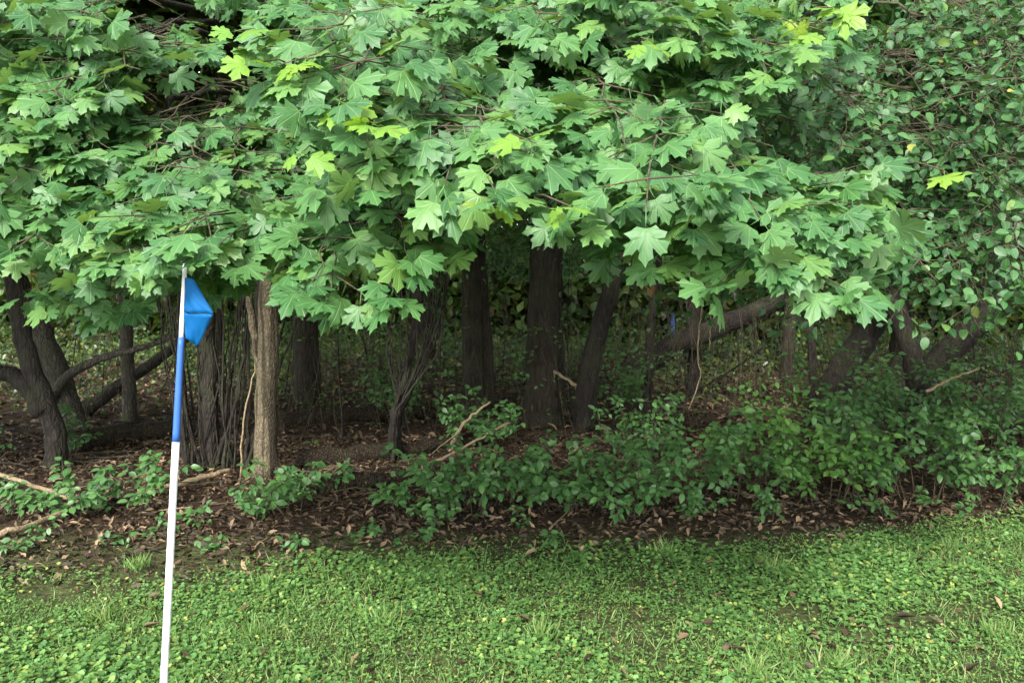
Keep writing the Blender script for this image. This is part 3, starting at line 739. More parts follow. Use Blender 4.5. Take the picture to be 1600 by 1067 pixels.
wood_tree('multi_stemmed_tree', 'dark bundle of thin upright stems left of the stump-like trunk', b, px_pts([(618, 650, D), (636, 570, D), (650, 500, D), (660, 380, D), (670, 100, D)]), 0.05, 0.045, M['bark_dark'], ((0.3, 0.2, 4.5), (1.8, 1.6, 1.4)), None, 12, st, cn=5000, csize=.12)
b = gnd(742, 650); D = b[1]
wood_tree('dim_tree', 'broad brown trunk with dark right side left of the thick middle trunk', b, px_pts([(741, 590, D), (740, 520, D), (738, 420, D), (735, 100, D), (735, -150, D)]), 0.15, 0.13, M['bark_brown'], ((-0.3, 1.2, 7.2), (3, 3, 2.8)), ridged(8, .12, 6), 36,
          [(px_pts([(760, 640, D), (762, 560, D), (756, 480, D), (750, 350, D)]), .09, .06)])
b = gnd(876, 606); D = b[1]
wood_tree('slim_tree', 'slim dark trunk just right of the thick middle trunk', b, px_pts([(874, 540, D), (870, 460, D), (868, 350, D), (865, 100, D)]), 0.09, 0.06, M['bark_dark'], ((0, 0.5, 7.5), (3, 3, 2.6)), None, 14)
b = gnd(1012, 660); D = b[1]
wood_tree('slim_tree', 'thin straight trunk with withered orange leaves hanging at its top', b, px_pts([(1014, 580, D), (1018, 500, D), (1026, 440, D), (1035, 300, D), (1040, 0, D)]), 0.06, 0.04, M['bark_dark'], ((0.2, 0.6, 5.8), (2.2, 2.2, 2.2)), None, 12)
b = gnd(1084, 625); D = b[1]
wood_tree('slim_tree', 'slim trunk standing before the slanting black trunk', b, px_pts([(1085, 570, D), (1085, 500, D), (1082, 400, D), (1080, 100, D)]), 0.10, 0.08, M['bark_dark'], ((0, 0.5, 7.5), (3, 3, 2.6)), None, 14)
b = gnd(1271, 680); D = b[1]
wood_tree('slim_tree', 'thin black upright trunk right of the sunlit patch of forest floor', b, px_pts([(1270, 620, D), (1268, 560, D), (1266, 500, D), (1262, 350, D), (1255, 50, D)]), 0.055, 0.04, M['bark_dark'], ((0, 0.3, 5.6), (2.2, 2.0, 2.0)), None, 12)
b = gnd(1285, 668); D = b[1]
wood_tree('leaning_tree', 'dark thick trunk leaning right behind the shrubs, beside a thin black trunk', b, px_pts([(1300, 610, D), (1335, 550, D), (1370, 490, D), (1390, 420, D), (1410, 200, D), (1420, -100, D)]), 0.20, 0.12, M['bark_dark'], ((1.0, 0.6, 6.6), (3.0, 2.4, 2.4)), ridged(9, .08, 2), 22)
b = gnd(1400, 655); D = b[1]
wood_tree('dim_tree', 'upright dark trunk between the two right leaning trunks', b, px_pts([(1402, 590, D), (1408, 520, D), (1412, 440, D), (1420, 200, D), (1425, 0, D)]), 0.14, 0.10, M['bark_brown'], ((0.6, 0.8, 7.2), (3, 2.6, 2.6)), ridged(9, .08, 4), 22)
b = gnd(335, 610); D = b[1]
wood_tree('dim_tree', 'brownish trunk seen through the upper left gap in the leaves', b, px_pts([(333, 500, D), (332, 350, D), (330, 180, D), (328, 0, D), (325, -200, D)]), 0.17, 0.12, M['bark_brown'], ((0, 1.5, 9), (3, 3, 2.6)), ridged(9, .06, 4), 20)
b = gnd(1620, 690); D = b[1]
wood_tree('dim_tree', 'dark trunk at the right edge behind hanging oval leaves', b, px_pts([(1625, 600, D), (1630, 480, D), (1640, 200, D), (1650, -100, D)]), 0.13, 0.1, M['bark_dark'], ((0.6, 0.4, 6), (2.8, 2.6, 2.6)), None, 16)
# trees beyond the sides of the picture and overhead, closing the wood
for i, (x, y) in enumerate([(-7.5, 8), (-10, 12), (8.5, 8.5), (11, 13), (-6, 16), (0.5, 15), (5.5, 16), (-13, 20), (12, 21), (-2, 20), (6, 23), (-8, 25), (1, 27), (-17, 14), (17, 16), (-9.5, 5.5), (9.5, 5.0)]):
    b = np.array((x, y, float(hgt(x, y)) - .02)); r = rng.uniform(.12, .22)
    u_ = float(proj(b)[0]); lab_ = 'tall woodland tree beyond the ' + ('left' if u_ < 0 else 'right') + ' side of the picture' if not 0 < u_ < 1600 else 'tall dim tree far back, ' + ('left' if u_ < min(LM, key=lambda q: abs(q[0] - u_))[0] else 'right') + ' of the ' + min(LM, key=lambda q: abs(q[0] - u_))[1]
    wood_tree('woodland_tree', lab_, b, [b + (rng.normal(0, .2), rng.normal(0, .2), 2.5), b + (rng.normal(0, .3), rng.normal(0, .3), 6), b + (0, 0, 10)], r, r * .6, M['bark_dark'] if i % 2 else M['bark_brown'], ((0, 0, 7.6 + rng.random()), (3.6, 3.4, 3.2)), None, 14, group='tall trees deep in the wood', csize=.22, cn=11000 if y < 14 else 4200)

for x, y, sd_ in ((-6.3, 4.9, 'left'), (6.7, 4.6, 'right'), (-8.5, 3.6, 'left'), (9.0, 3.0, 'right')):  # unseen trees added to keep side light off the trunks
    b = np.array((x, y, float(hgt(x, y)) - .02))
    wood_tree('woodland_tree', f'low bushy tree added for shade, unseen beyond the {sd_} side of the picture', b, [b + (.1, 0, 1.5), b + (0, .1, 3), b + (0, 0, 5)], .1, .05, M['bark_dark'], ((0, 0, 3.2), (2.0, 1.7, 2.2)), None, 12, group='shading trees added beyond the sides', csize=.12, cn=9000, low=0)
# slanting black trunk propped in the wood
b = gnd(1000, 640); D = b[1] + .8
ge = Geo(); P = curve(px_pts([(985, 590, D), (1040, 548, D), (1100, 520, D), (1165, 493, D), (1220, 470, D + .1)]), 26, .01)
ge.tube(P, np.linspace(.19, .12, 26), 24, ridged(9, .08, 3))
single('fallen_tree', ge.mesh('fallen_tree', M['bark_dark'], P[0]), 'thick black trunk slanting up to the right in the wood', 'tree trunk', loc=P[0])
b = gnd(130, 650); D = b[1]
ge = Geo(); P = curve(px_pts([(128, 645, D), (190, 600, D), (240, 566, D), (300, 520, D)]), 20, .008)
ge.tube(P, np.linspace(.085, .06, 20), 14, ridged(6, .08, 4))
single('fallen_tree', ge.mesh('fallen_tree', M['bark_dark'], P[0]), 'dark slanting pole-like trunk behind the slim grey trunk at left', 'tree trunk', loc=P[0])

# saplings: thin stems with a few leaves
sap_src = None
def sapling(px, py, h, label, group, lean=0.0, leafy=40, r=.010):
    b = gnd(px, py); root = thing('sapling', label, 'sapling', b, group)
    ge = Geo(); top = b + np.array((lean * h, rng.normal(0, .1), h))
    P = curve([b + (0, 0, -.03), (b + top) / 2 + rng.normal(0, .04 * h, 3) * (1, 1, 0), top], 12)
    ge.tube(P, np.linspace(r, r * .4, 12), 6); part('trunk', ge.mesh('trunk', M['bark_dark'], b), root)
    g2 = Geo(); tw = Geo(); ps = []; 
    for j in range(leafy // 6):
        t = rng.uniform(.35, 1); q = P[int(t * 11)]; e = q + np.array((rng.normal(0, .22), rng.normal(0, .22), rng.uniform(-.05, .15)))
        tw.tube(np.array([q, (q + e) / 2 + (0, 0, .02), e]), [.003, .002, .0012], 3, cap=False)
        for u in np.linspace(.3, 1, 6): ps.append(q + (e - q) * u + rng.normal(0, .02, 3))
    ps = np.array(ps); n = len(ps)
    g2.leaves(OV_LO[0], ps, frames(np.array((0, -.3, .8)) + rng.normal(0, .35, (n, 3)), rng.normal(0, 1, (n, 3))), rng.uniform(.045, .08, n))
    part('twigs', tw.mesh('twigs', M['twig'], b), root, stuff=True)
    part('foliage', g2.mesh('foliage', M['shrub'], b), root, stuff=True)
for lx, lm in LM:
    for sd_, off in (('left', -1), ('right', 1)):
        sapling(lx + off * rng.uniform(32, 58), rng.uniform(590, 695), rng.uniform(1.4, 3.2), f'thin leafy sapling standing just {sd_} of the {lm}', 'saplings among the trunks', rng.normal(0, .12), int(rng.uniform(40, 100)), rng.uniform(.006, .016))
def near(px, below=False):
    lx, lm = min(LM, key=lambda q: abs(q[0] - px)); return ('left' if px < lx else 'right') + ' of the ' + lm
ORD = ['leftmost', 'second from the left', 'third from the left', 'fourth from the left', 'fifth from the left', 'sixth from the left', 'sixth from the right', 'fifth from the right', 'fourth from the right', 'third from the right', 'second from the right', 'rightmost']

# ------------------------------------------------------------------ logs and sticks
def stick(name, label, pts, r0, r1, mat, seg=10, jit=.006, cat='branch', forks=(), ridge=None):
    P = curve(pts, 16, jit); ge = Geo(); ge.tube(P, np.linspace(r0, r1, 16), seg, ridge or ridged(4, .1, r0 * 99))
    if not forks:
        return single(name, ge.mesh(name, mat, P[0]), label, cat, loc=P[0])
    root = thing(name, label, cat, P[0]); part('stem', ge.mesh('stem', mat, P[0]), root)
    for f in forks:
        ge = Geo(); Q = curve(f, 8, jit); ge.tube(Q, np.linspace(r1 * .8, r1 * .3, 8), 6); part('twig', ge.mesh('twig', mat, P[0]), root)
def gl(px, py, lift=0.0): return gnd(px, py) + np.array((0, 0, lift))
LR = ridged(7, .16, 3, .1)
stick('fallen_log', 'long rotting log lying right of the pale tree, before the dim trunks', [gl(430, 668, .05), gl(520, 660, .09), gl(620, 652, .09), gl(730, 648, .06)], .11, .08, M['rotten'], 18, .015, 'log', ridge=LR)
stick('fallen_log', 'rotting reddish log lying behind the flag pole at left', [gl(110, 706, .07), gl(180, 692, .10), gl(250, 682, .10), gl(330, 672, .08)], .10, .08, M['rotten'], 18, .015, 'log', ridge=LR)
stick('fallen_log', 'dark mossy log under the thin dark clump in the middle distance', [gl(470, 730, .06), gl(560, 718, .08), gl(650, 708, .08), gl(740, 690, .06)], .085, .06, M['rotten'], 18, .012, 'log', ridge=LR)
stick('fallen_log', 'short dark log end left of the front shrubs', [gl(500, 775, .05), gl(560, 765, .07), gl(600, 760, .06)], .065, .05, M['rotten'], 16, .008, 'log', ridge=LR)
stick('fallen_branch', 'pale bare branch slanting down from the left edge', [gl(-60, 770, .22), gl(30, 785, .16), gl(140, 800, .04)], .018, .014, M['dry_wood'])
stick('fallen_branch', 'lower pale bare branch at the left edge above the brown leaves', [gl(-50, 850, .05), gl(30, 838, .06), gl(110, 812, .07)], .024, .014, M['dry_wood'])
stick('fallen_branch', 'weathered branch lying at the foot of the many-stemmed clump', [gl(215, 775, .03), gl(290, 765, .06), gl(362, 748, .10)], .028, .02, M['dry_wood'])
D = gnd(700, 725)[1]
stick('fallen_branch', 'tan bare branch propped upright left of the front shrubs', px_pts([(702, 705, D), (718, 672, D), (738, 648, D + .1), (766, 628, D + .2)]), .018, .010, M['dry_wood'], forks=[px_pts([(718, 672, D), (700, 690, D - .1), (668, 712, D - .1)])])
D = gnd(690, 740)[1]
stick('fallen_branch', 'shorter tan branch slanting right above the front shrubs', px_pts([(660, 730, D), (720, 702, D + .1), (796, 660, D + .3)]), .014, .012, M['dry_wood'])
D = 10.05
stick('broken_branch', 'tan splintered branch hanging off the thick middle trunk', px_pts([(856, 568, D + .1), (868, 582, D), (888, 594, D - .1), (906, 606, D - .1)]), .022, .014, M['dry_wood'], forks=[px_pts([(888, 594, D - .1), (898, 605, D - .1), (902, 612, D - .1)]), px_pts([(868, 582, D), (866, 592, D), (867, 600, D)])])
D = gnd(375, 750)[1]
stick('vine', 'thin pale vine hanging beside the pale tree', px_pts([(376, 745, D), (378, 690, D), (384, 640, D), (396, 590, D + .1), (402, 540, D + .2)]), .008, .007, M['dry_wood'], 6, .004, 'vine')
D = 7.5
stick('vine', 'bare curling vine before the slanting black trunk', px_pts([(1098, 470, D), (1092, 520, D), (1090, 560, D), (1094, 590, D), (1076, 640, D)]), .007, .005, M['dry_wood'], 6, .004, 'vine')
stick('vine', 'forked bare vine beside the curling one', px_pts([(1110, 480, D), (1110, 515, D), (1108, 545, D)]), .006, .004, M['dry_wood'], 6, .004, 'vine', forks=[px_pts([(1110, 517, D), (1118, 500, D), (1130, 478, D)])])
stick('fallen_branch', 'bare branch leaning among the dark shrubs at right', px_pts([(1445, 612, 7.2), (1490, 590, 7.2), (1530, 575, 7.2)]), .012, .007, M['dry_wood'])
stick('fallen_branch', 'thin dark bent branch before the sunlit patch of floor', px_pts([(1020, 645, 8.6), (1090, 610, 8.6), (1150, 575, 8.7), (1190, 545, 8.8)]), .014, .006, M['bark_dark'])
TWG = sorted([(600, 770, .3), (880, 812, 1.2), (1140, 770, 2.2), (260, 800, .2), (1420, 790, 1.0), (90, 770, .15), (520, 735, .5), (1330, 760, 2.0)])
for ti, (px, py, an) in enumerate(TWG):
    b = gnd(px, py); v = np.array((math.cos(an), math.sin(an), .12)) * rng.uniform(.18, .32)
    stick('twig', 'short dry twig lying on the brown leaf litter, ' + (ORD[:4] + ORD[-4:])[ti], [b - v * (1, 1, 0) + (0, 0, .012), b + (0, 0, .03), b + v + (0, 0, .02)], .006, .003, M['dry_wood'], 5, .004)['group'] = 'dry twigs on the litter'

# withered orange leaves hanging by the thin straight trunk
D = 9.0
root = thing('withered_spray', 'withered orange leaves hanging on a bare twig at centre right', 'twig', at(1010, 430, D))
tb_ = np.array(root.location)
ge = Geo(); ge.tube(curve(px_pts([(985, 420, D), (1010, 428, D), (1034, 450, D)]), 8), .006, 5); part('twig', ge.mesh('twig', M['twig'], tb_), root)
MO = [mesh_from('withered_leaf', *t[:2], M['orange'], t[2]) for t in [oval_tmpl(40 + v, 4, .15) for v in range(5)]]
op = np.array(px_pts([(1000, 432, D), (1006, 430, D), (1012, 434, D), (1028, 452, D), (1033, 455, D), (1020, 444, D)]))
leaf_parts(root, tb_, MO, op, frames(np.array((0, -1, .1)) + rng.normal(0, .4, (6, 3)), np.array((0, 0, -1)) + rng.normal(0, .15, (6, 3))), rng.uniform(.10, .15, 6), rng.integers(5, size=6))

# ------------------------------------------------------------------ shrubs
def shrub(name, label, base, h, rad, nstem, meshes, size, group=None, dens=1.0, cat='shrub', maxleaf=260):
    root = thing(name, label, cat, base, group)
    pos, R, sc = [], [], []
    for i in range(nstem):
        a = rng.uniform(0, 6.28); rr = rad * 1.3 * math.sqrt(rng.random())
        hh = h * rng.uniform(.4, 1.15) * (1 - .25 * rr / rad)
        foot = base + np.array((math.cos(a) * rr * .35, math.sin(a) * rr * .35, -.02))
        top = base + np.array((math.cos(a) * rr, math.sin(a) * rr, hh))
        P = curve([foot, (foot + top) / 2 + np.array((0, 0, .08 * h)) + rng.normal(0, .03, 3), top], 10)
        ge = Geo(); ge.tube(P, np.linspace(.006, .002, 10) * max(.6, min(1.3, h)), 5, cap=False)
        def pair(node, f):
            for sg in (-1, 1):
                if rng.random() > .92 * dens: continue
                s_ = unit(np.cross(f, (0, 0, 1)) + rng.normal(0, .35, 3)) * sg
                nrm = np.array((0, -.35, .75)) + rng.normal(0, .28, 3); tip = s_ + f * .3 + np.array((0, -.1, -.25))
                Rm = frames(nrm, tip); s0 = size * rng.uniform(.6, 1.15)
                pos.append(node + Rm[:, 1] * s0 * .22); R.append(Rm); sc.append(s0)
        for t in np.arange(.3, 1.0, .055 / max(h, .3) * 1.0):
            q = P[min(9, int(t * 9.99))] + (P[min(9, int(t * 9.99) + 1)] - P[min(9, int(t * 9.99))]) * (t * 9.99 % 1)
            f = unit(P[-1] - P[0])
            if rng.random() < .55:
                d = unit(rng.normal(0, 1, 3) * (1, 1, .3) + np.array((0, -.2, .15))); ln = rng.uniform(.06, .2) * max(.5, h)
                e = q + d * ln; ge.tube(np.array([q, (q + e) / 2 + (0, 0, .01), e]), [.0025, .002, .001], 3, cap=False)
                for u in np.linspace(.35, 1, 3): pair(q + (e - q) * u, d)
            else: pair(q, f)
        pair(P[-1], f)
        part('stem', ge.mesh('stem', M['twig'], base), root)
    pos, R, sc = np.array(pos), np.array(R), np.array(sc); n = len(pos)
    var = rng.integers(5, size=n)
    o = np.argsort(pos[:, 1] - pos[:, 2] * .5)
    a, b_ = o[:maxleaf], o[maxleaf:]
    leaf_parts(root, base, meshes, pos[a], R[a], sc[a], var[a])
    if len(b_):
        ge = Geo()
        for v in range(5):
            m = b_[var[b_] == v]; ge.leaves(SHV[v], pos[m], R[m], sc[m])
        part('foliage', ge.mesh('foliage', meshes[0].materials[0], base), root, stuff=True)

S, B = ME_SHRUB, ME_SHRUB_B
front = [
 (655, 800, .50, .32, 6, S, 'low leafy shrub at the left end of the front shrub row'),
 (735, 800, .6, .40, 8, S, 'rounded shrub just right of the left end of the front row'),
 (815, 785, .62, .42, 8, S, 'dark green shrub in the front row below the thick middle trunk'),
 (895, 795, .58, .40, 8, S, 'low shrub in the front row below the leaning middle trunk'),
 (970, 805, .66, .42, 8, S, 'shrub with broad pale-edged leaves in the middle of the front row'),
 (1060, 785, .65, .42, 8, S, 'shrub in the front row right of the middle, before the dark slanting trunk'),
 (1150, 775, .85, .40, 7, S, 'shrub left of the bright yellow-green shrub'),
 (1215, 772, 1.0, .42, 9, B, 'tall bright yellow-green shrub below the sunlit patch of floor'),
 (1290, 785, .85, .42, 8, B, 'bright green shrub right of the tallest yellow-green one'),
 (1365, 775, 1.0, .45, 8, S, 'tall dark shrub below the right leaning trunk'),
 (1445, 780, .85, .45, 8, S, 'dense dark green shrub second from the right edge in the front row'),
 (1530, 785, .85, .45, 8, S, 'wide leafy shrub near the right edge in the front row'),
 (1620, 770, .80, .45, 8, S, 'shrub cut by the right edge of the picture'),
 (135, 800, .42, .34, 5, S, 'low broad-leaved shrub at far left beside the pale branches'),
 (215, 795, .45, .32, 6, S, 'small leafy shrub just left of the white pole'),
 (10, 815, .40, .30, 5, S, 'small shrub cut by the left edge of the picture'),
 (455, 805, .48, .28, 6, S, 'small shrub at the foot of the pale tree'),
 (500, 775, .40, .25, 4, S, 'sparse little shrub right of the foot of the pale tree'),
 (1335, 720, 1.25, .5, 9, S, 'tall shadowed shrub before the thick right leaning trunk'),
 (1420, 715, 1.15, .5, 8, S, 'tall shadowed shrub at the foot of the rightmost leaning trunk'),
 (1540, 720, 1.2, .55, 9, S, 'tall shadowed shrub behind the right end of the front row'),
 (1630, 725, 1.2, .5, 7, S, 'tall shadowed shrub at the right edge behind the front row'),
 (1000, 720, .85, .45, 7, S, 'shadowed shrub behind the middle of the front row'),
 (1100, 720, .5, .35, 4, S, 'shadowed shrub behind the front row left of the sunlit patch'),
 (785, 690, .70, .40, 7, S, 'shrub growing before the thick middle trunk on its left'),
 (730, 700, .7, .35, 5, S, 'thin shrub before the broad brown trunk'),
 (635, 660, 1.1, .45, 6, S, 'thin leafy shrub growing about the thin dark clump'),
 (975, 655, 1.1, .45, 6, S, 'thin leafy shrub right of the leaning middle trunk'),
 (80, 720, .6, .4, 5, S, 'sparse shrub at the foot of the black crooked trunk'),
]
for px, py, h, rad, ns, me, lab in front:
    shrub('shrub', lab, gnd(px, py), h, rad, int(ns * 1.5), me, .072, dens=.85)
for px, py, h in ((430, 800, .14), (310, 820, .16), (250, 830, .13), (170, 850, .15), (660, 822, .16), (690, 815, .14), (810, 820, .13), (870, 845, .15), (960, 818, .2), (1070, 815, .16), (1100, 810, .18), (1190, 815, .22), (1210, 820, .2), (1345, 800, .14), (1440, 790, .16), (1500, 800, .18), (1590, 800, .2), (560, 845, .12), (650, 850, .13), (75, 840, .12), (20, 860, .14), (460, 860, .11), (330, 865, .12), (1390, 815, .13)):
    shrub('seedling', 'small seedling in the litter, ' + near(px), gnd(px, py), h, .10, 2, S, .055, 'seedlings in the leaf litter', cat='seedling')

# ------------------------------------------------------------------ ground cover (stuff)
def scatter(n, x0, x1, y0, y1): return rng.uniform(x0, x1, n), rng.uniform(y0, y1, n)
def ivy_tmpl(v):
    rr = random.Random(500 + v); V = [(0, 0.42, 0)]; 
    for i in range(8):
        a = math.radians(-155 + i * 310 / 7); r = .5 * rr.uniform(.88, 1.1)
        V.append((math.sin(a) * r, .5 + math.cos(a) * r, .10 * rr.uniform(.3, 1.4)))
    T = [(0, i + 1, i + 2) for i in range(7)]
    V = np.array(V); return V, np.array(T)[:, ::-1].copy(), V[:, :2].copy()
IV = [ivy_tmpl(v) for v in range(4)]
bare = [gnd(1325, 990)[:2], gnd(1245, 958)[:2], gnd(1420, 975)[:2], gnd(80, 925)[:2]]
def lawn_mask(x, y, soft=.45):
    d = edge(x) - y + 0.22 * pnoise(x, y, 1.6, 3)
    m = np.clip(d / soft, 0, 1)
    for b in bare: m = m * np.clip((np.hypot((x - b[0]) / 1.5, y - b[1]) - .05) / .14, 0.2, 1)
    return m
x, y = scatter(310000, -5.0, 5.4, 2.4, 7.2)
dn = lawn_mask(x, y) * np.clip(.72 + .55 * pnoise(x, y, 1.1, 9) + .25 * pnoise(x, y, 4.0, 2), .12, 1)
kp = rng.random(len(x)) < dn; x, y = x[kp], y[kp]; n = len(x)
pos = np.stack([x, y, hgt(x, y) + rng.uniform(.008, .045, n) * (1 + .6 * pnoise(x, y, 2.5, 13))], 1)
nrm = np.array((0, -.12, 1)) + rng.normal(0, .28, (n, 3)); tip = rng.normal(0, 1, (n, 3)) * (1, 1, .1)
Rm = frames(nrm, tip); big = np.clip(1 + .7 * pnoise(x, y, 1.3, 5) + .4 * pnoise(x, y, 4.5, 8), .5, 1.9); s_ = rng.uniform(.010, .025, n) * big
ge = Geo(); vv = rng.integers(4, size=n)
for v in range(4): m = vv == v; ge.leaves(IV[v], pos[m], Rm[m], s_[m])
single('ground_ivy', ge.mesh('ground_ivy', M['clover']), 'low green ground ivy and clover covering the lawn in front', 'ground cover', kind='stuff')

BL = (np.array([(-.035, 0, 0), (.035, 0, 0), (.028, .55, .04), (-.028, .55, .04), (0, 1, -.12)], float), np.array([(0, 1, 2), (0, 2, 3), (3, 2, 4)]), np.array([(0, 0), (0, 0), (0, .5), (0, .5), (0, 1)], float))
def blades(x, y, hmin, hmax, lean=.45):
    n = len(x); pos = np.stack([x, y, hgt(x, y) - .003], 1)
    tip = np.array((0, 0, 1)) + rng.normal(0, lean, (n, 3)); nrm = rng.normal(0, 1, (n, 3)) * (1, 1, .2)
    return pos, frames(nrm - tip * 0, tip), rng.uniform(hmin, hmax, n)
def blades_geo(x, y, a, b, lean=.45):
    n = len(x); pos = np.stack([x, y, hgt(x, y) - .003], 1)
    ty = unit(np.array((0, 0, 1)) + rng.normal(0, lean, (n, 3)) * (1, 1, .3)); q = unit(np.cross(ty, rng.normal(0, 1, (n, 3))))
    R = np.stack([np.cross(ty, q), ty, q], -1); ge = Geo(); ge.leaves(BL, pos, R, rng.uniform(a, b, n)); return ge
x, y = scatter(170000, -5.2, 5.6, 2.2, 7.3)
dn = lawn_mask(x, y, .6) * np.clip(.25 + .6 * pnoise(x, y, .8, 21) + .45 * np.clip((4.3 - y) / 1.2, 0, 1), .05, 1)
kp = rng.random(len(x)) < dn; x, y = x[kp], y[kp]
single('grass', blades_geo(x, y, .03, .085, .6).mesh('grass', M['grass']), 'short thin grass growing through the ground ivy', 'grass', kind='stuff')
for i, (px, py, lab) in enumerate(sorted([(1210, 895, 0), (600, 985, 0), (850, 1000, 0), (400, 1000, 0), (420, 915, 0), (160, 965, 0), (1040, 865, 0), (215, 890, 0), (1180, 1050, 0), (1300, 1040, 0), (1480, 860, 0), (1560, 1000, 0)])):
    b = gnd(px, py); n = int(rng.uniform(70, 120)); sp_ = rng.uniform(.028, .042)
    g0 = blades_geo(b[0] + rng.normal(0, sp_, n), b[1] + rng.normal(0, sp_, n), .05, .13, .5)
    single('grass_tuft', g0.mesh('grass_tuft', M['grass'], b), 'tuft of taller fine grass rising from the lawn, ' + ORD[i], 'grass tuft', 'grass tufts on the lawn', loc=b)

# dead leaves
def dead_tmpl(v):
    rr = random.Random(700 + v); cu = rr.uniform(.4, 1.6); bend = rr.uniform(-.5, .5); V = []; T = []
    ys = (0, .3, .65, 1.0); ws = (.03, .17 * rr.uniform(.5, 1.5), .15 * rr.uniform(.4, 1.5), .02)
    for y_, w_ in zip(ys, ws):
        for sx_ in (-1, 0, 1): V.append((sx_ * w_ + .15 * bend * y_ * y_, y_, cu * w_ * abs(sx_) * .8 + bend * .35 * (y_ - .5) ** 2 + rr.uniform(-.03, .03)))
    for i in range(3):
        for b in (0, 1):
            a = i * 3 + b; T += [(a, a + 1, a + 4), (a, a + 4, a + 3)]
    V = np.array(V); return V, np.array(T), V[:, :2].copy()
DT = [dead_tmpl(v) for v in range(6)]
def litter_geo(x, y, s0, s1, lift=.02, tilt=.35):
    n = len(x); pos = np.stack([x, y, hgt(x, y) + rng.uniform(.004, lift, n)], 1)
    R = frames(np.array((0, -.1, 1)) + rng.normal(0, tilt, (n, 3)), rng.normal(0, 1, (n, 3)) * (1, 1, .15)); s = rng.uniform(s0, s1, n); v = rng.integers(6, size=n)
    ge = Geo()
    for q in range(6): m = v == q; ge.leaves(DT[q], pos[m], R[m], s[m])
    return ge
x, y = scatter(105000, -7, 7.5, 2.3, 9.5)
d = y - edge(x) + .2 * pnoise(x, y, 1.6, 3)
dn = np.clip((d + .5) / .65, 0.04, 1) * np.clip(.6 + .5 * pnoise(x, y, 1.9, 31), .2, 1)
kp = rng.random(len(x)) < dn; x1, y1 = x[kp], y[kp]
g1 = litter_geo(x1, y1, .02, .08, .03, .55)
x, y = scatter(34000, -14, 14, 9.0, 28)
g2 = litter_geo(x, y, .07, .16)
for V_, T_, U_ in zip(g2.V, [t for t in g2.T], g2.U): g1.add(V_, T_ - T_.min(), U_)
single('leaf_litter', g1.mesh('leaf_litter', M['dead']), 'brown dead leaves carpeting the floor of the wood', 'leaf litter', kind='stuff')
ME_DEAD = [mesh_from('fallen_leaf', *t[:2], M['dead'], t[2]) for t in DT]
spots = [(378, 962), (90, 906), (1322, 992), (1240, 945), (1225, 938), (775, 915), (930, 862), (1180, 898), (830, 985), (1095, 985), (1390, 1000), (1460, 905), (910, 1045), (1380, 1040), (635, 985), (160, 895), (330, 915), (515, 880), (1000, 925), (1280, 850), (1345, 955), (1130, 935), (690, 870), (740, 940), (870, 935), (1430, 980), (1560, 930), (970, 1050), (1075, 1000), (420, 1030), (250, 985), (20, 1010), (560, 1040), (1200, 960), (1530, 1055), (1300, 875), (1015, 890), (595, 940)]
for px, py in spots:
    b = gnd(px, py); o = single('fallen_leaf', ME_DEAD[rng.integers(6)], 'single curled dead leaf lying on the green lawn', 'dead leaf', 'dead leaves on the lawn', loc=b + (0, 0, .045))
    o.rotation_euler = (rng.normal(0, .25), rng.normal(0, .25), rng.uniform(0, 6.28)); s = rng.uniform(.055, .095); o.scale = (s, s, s)

# undergrowth deep in the wood
n = 150000; x, y = rng.uniform(-18, 18, n), 7.5 + 30 * rng.random(n) ** 1.3
dn = np.clip(.35 + .75 * pnoise(x, y, .55, 41), 0, 1) * np.clip((y - 9.0) / 7, .04, 1)
kp = rng.random(n) < dn; x, y = x[kp], y[kp]; n = len(x)
hh = np.clip(.45 + .45 * pnoise(x, y, .8, 17), .08, .9) * np.clip((y - 5) / 7, .3, 1.5)
pos = np.stack([x, y, hgt(x, y) + .03 + hh * rng.random(n) ** 1.4], 1)
ge = Geo(); ge.leaves(QUAD, pos, frames(np.array((0, -.3, .8)) + rng.normal(0, .4, (n, 3)), rng.normal(0, 1, (n, 3)) + np.array((0, 0, -.3))), rng.uniform(.05, .11, n) * np.clip(y / 12, .8, 1.6))
single('undergrowth', ge.mesh('undergrowth', M['wood_leaf']), 'dim leafy undergrowth covering the floor deep in the wood', 'undergrowth', kind='stuff')
# tangle of bare thin stems among the trunks
ge = Geo()
for i in range(620):
    px = rng.uniform(-250, 1850); b = gnd(px, rng.uniform(545, 690)); h_ = rng.uniform(.5, 2.6)
    if b[1] > 30: continue
    t_ = b + np.array((rng.normal(0, .22) * h_, rng.normal(0, .15) * h_, h_)); r_ = rng.uniform(.002, .0075) * (b[1] / 11)
    P = curve([b - (0, 0, .02), (b + t_) / 2 + rng.normal(0, .05 * h_, 3), t_], 7)
    ge.tube(P, np.linspace(r_, r_ * .4, 7), 4, cap=False)
    for q in range(rng.integers(1, 4)):
        a_ = P[rng.integers(2, 6)]; e_ = a_ + rng.normal(0, .22, 3) + np.array((0, 0, .2)); ge.tube(np.array([a_, (a_ + e_) / 2 + rng.normal(0, .02, 3), e_]), [r_ * .5, r_ * .4, r_ * .25], 3, cap=False)
for i in range(260):
    b = gnd(rng.uniform(-200, 1800), rng.uniform(600, 800)); an = rng.uniform(0, 3.14); v_ = np.array((math.cos(an), math.sin(an), rng.normal(0, .12))) * rng.uniform(.15, .6)
    ge.tube(np.array([b - v_ + (0, 0, .03), b + (0, 0, .06) + rng.normal(0, .03, 3) * (1, 1, 0), b + v_ + (0, 0, .04)]), rng.uniform(.0025, .007) * np.array((1, .9, .5)), 4, cap=False)
single('brushwood', ge.mesh('brushwood', M['twig']), 'tangle of thin bare stems and twigs among the trunks', 'brushwood', kind='stuff')
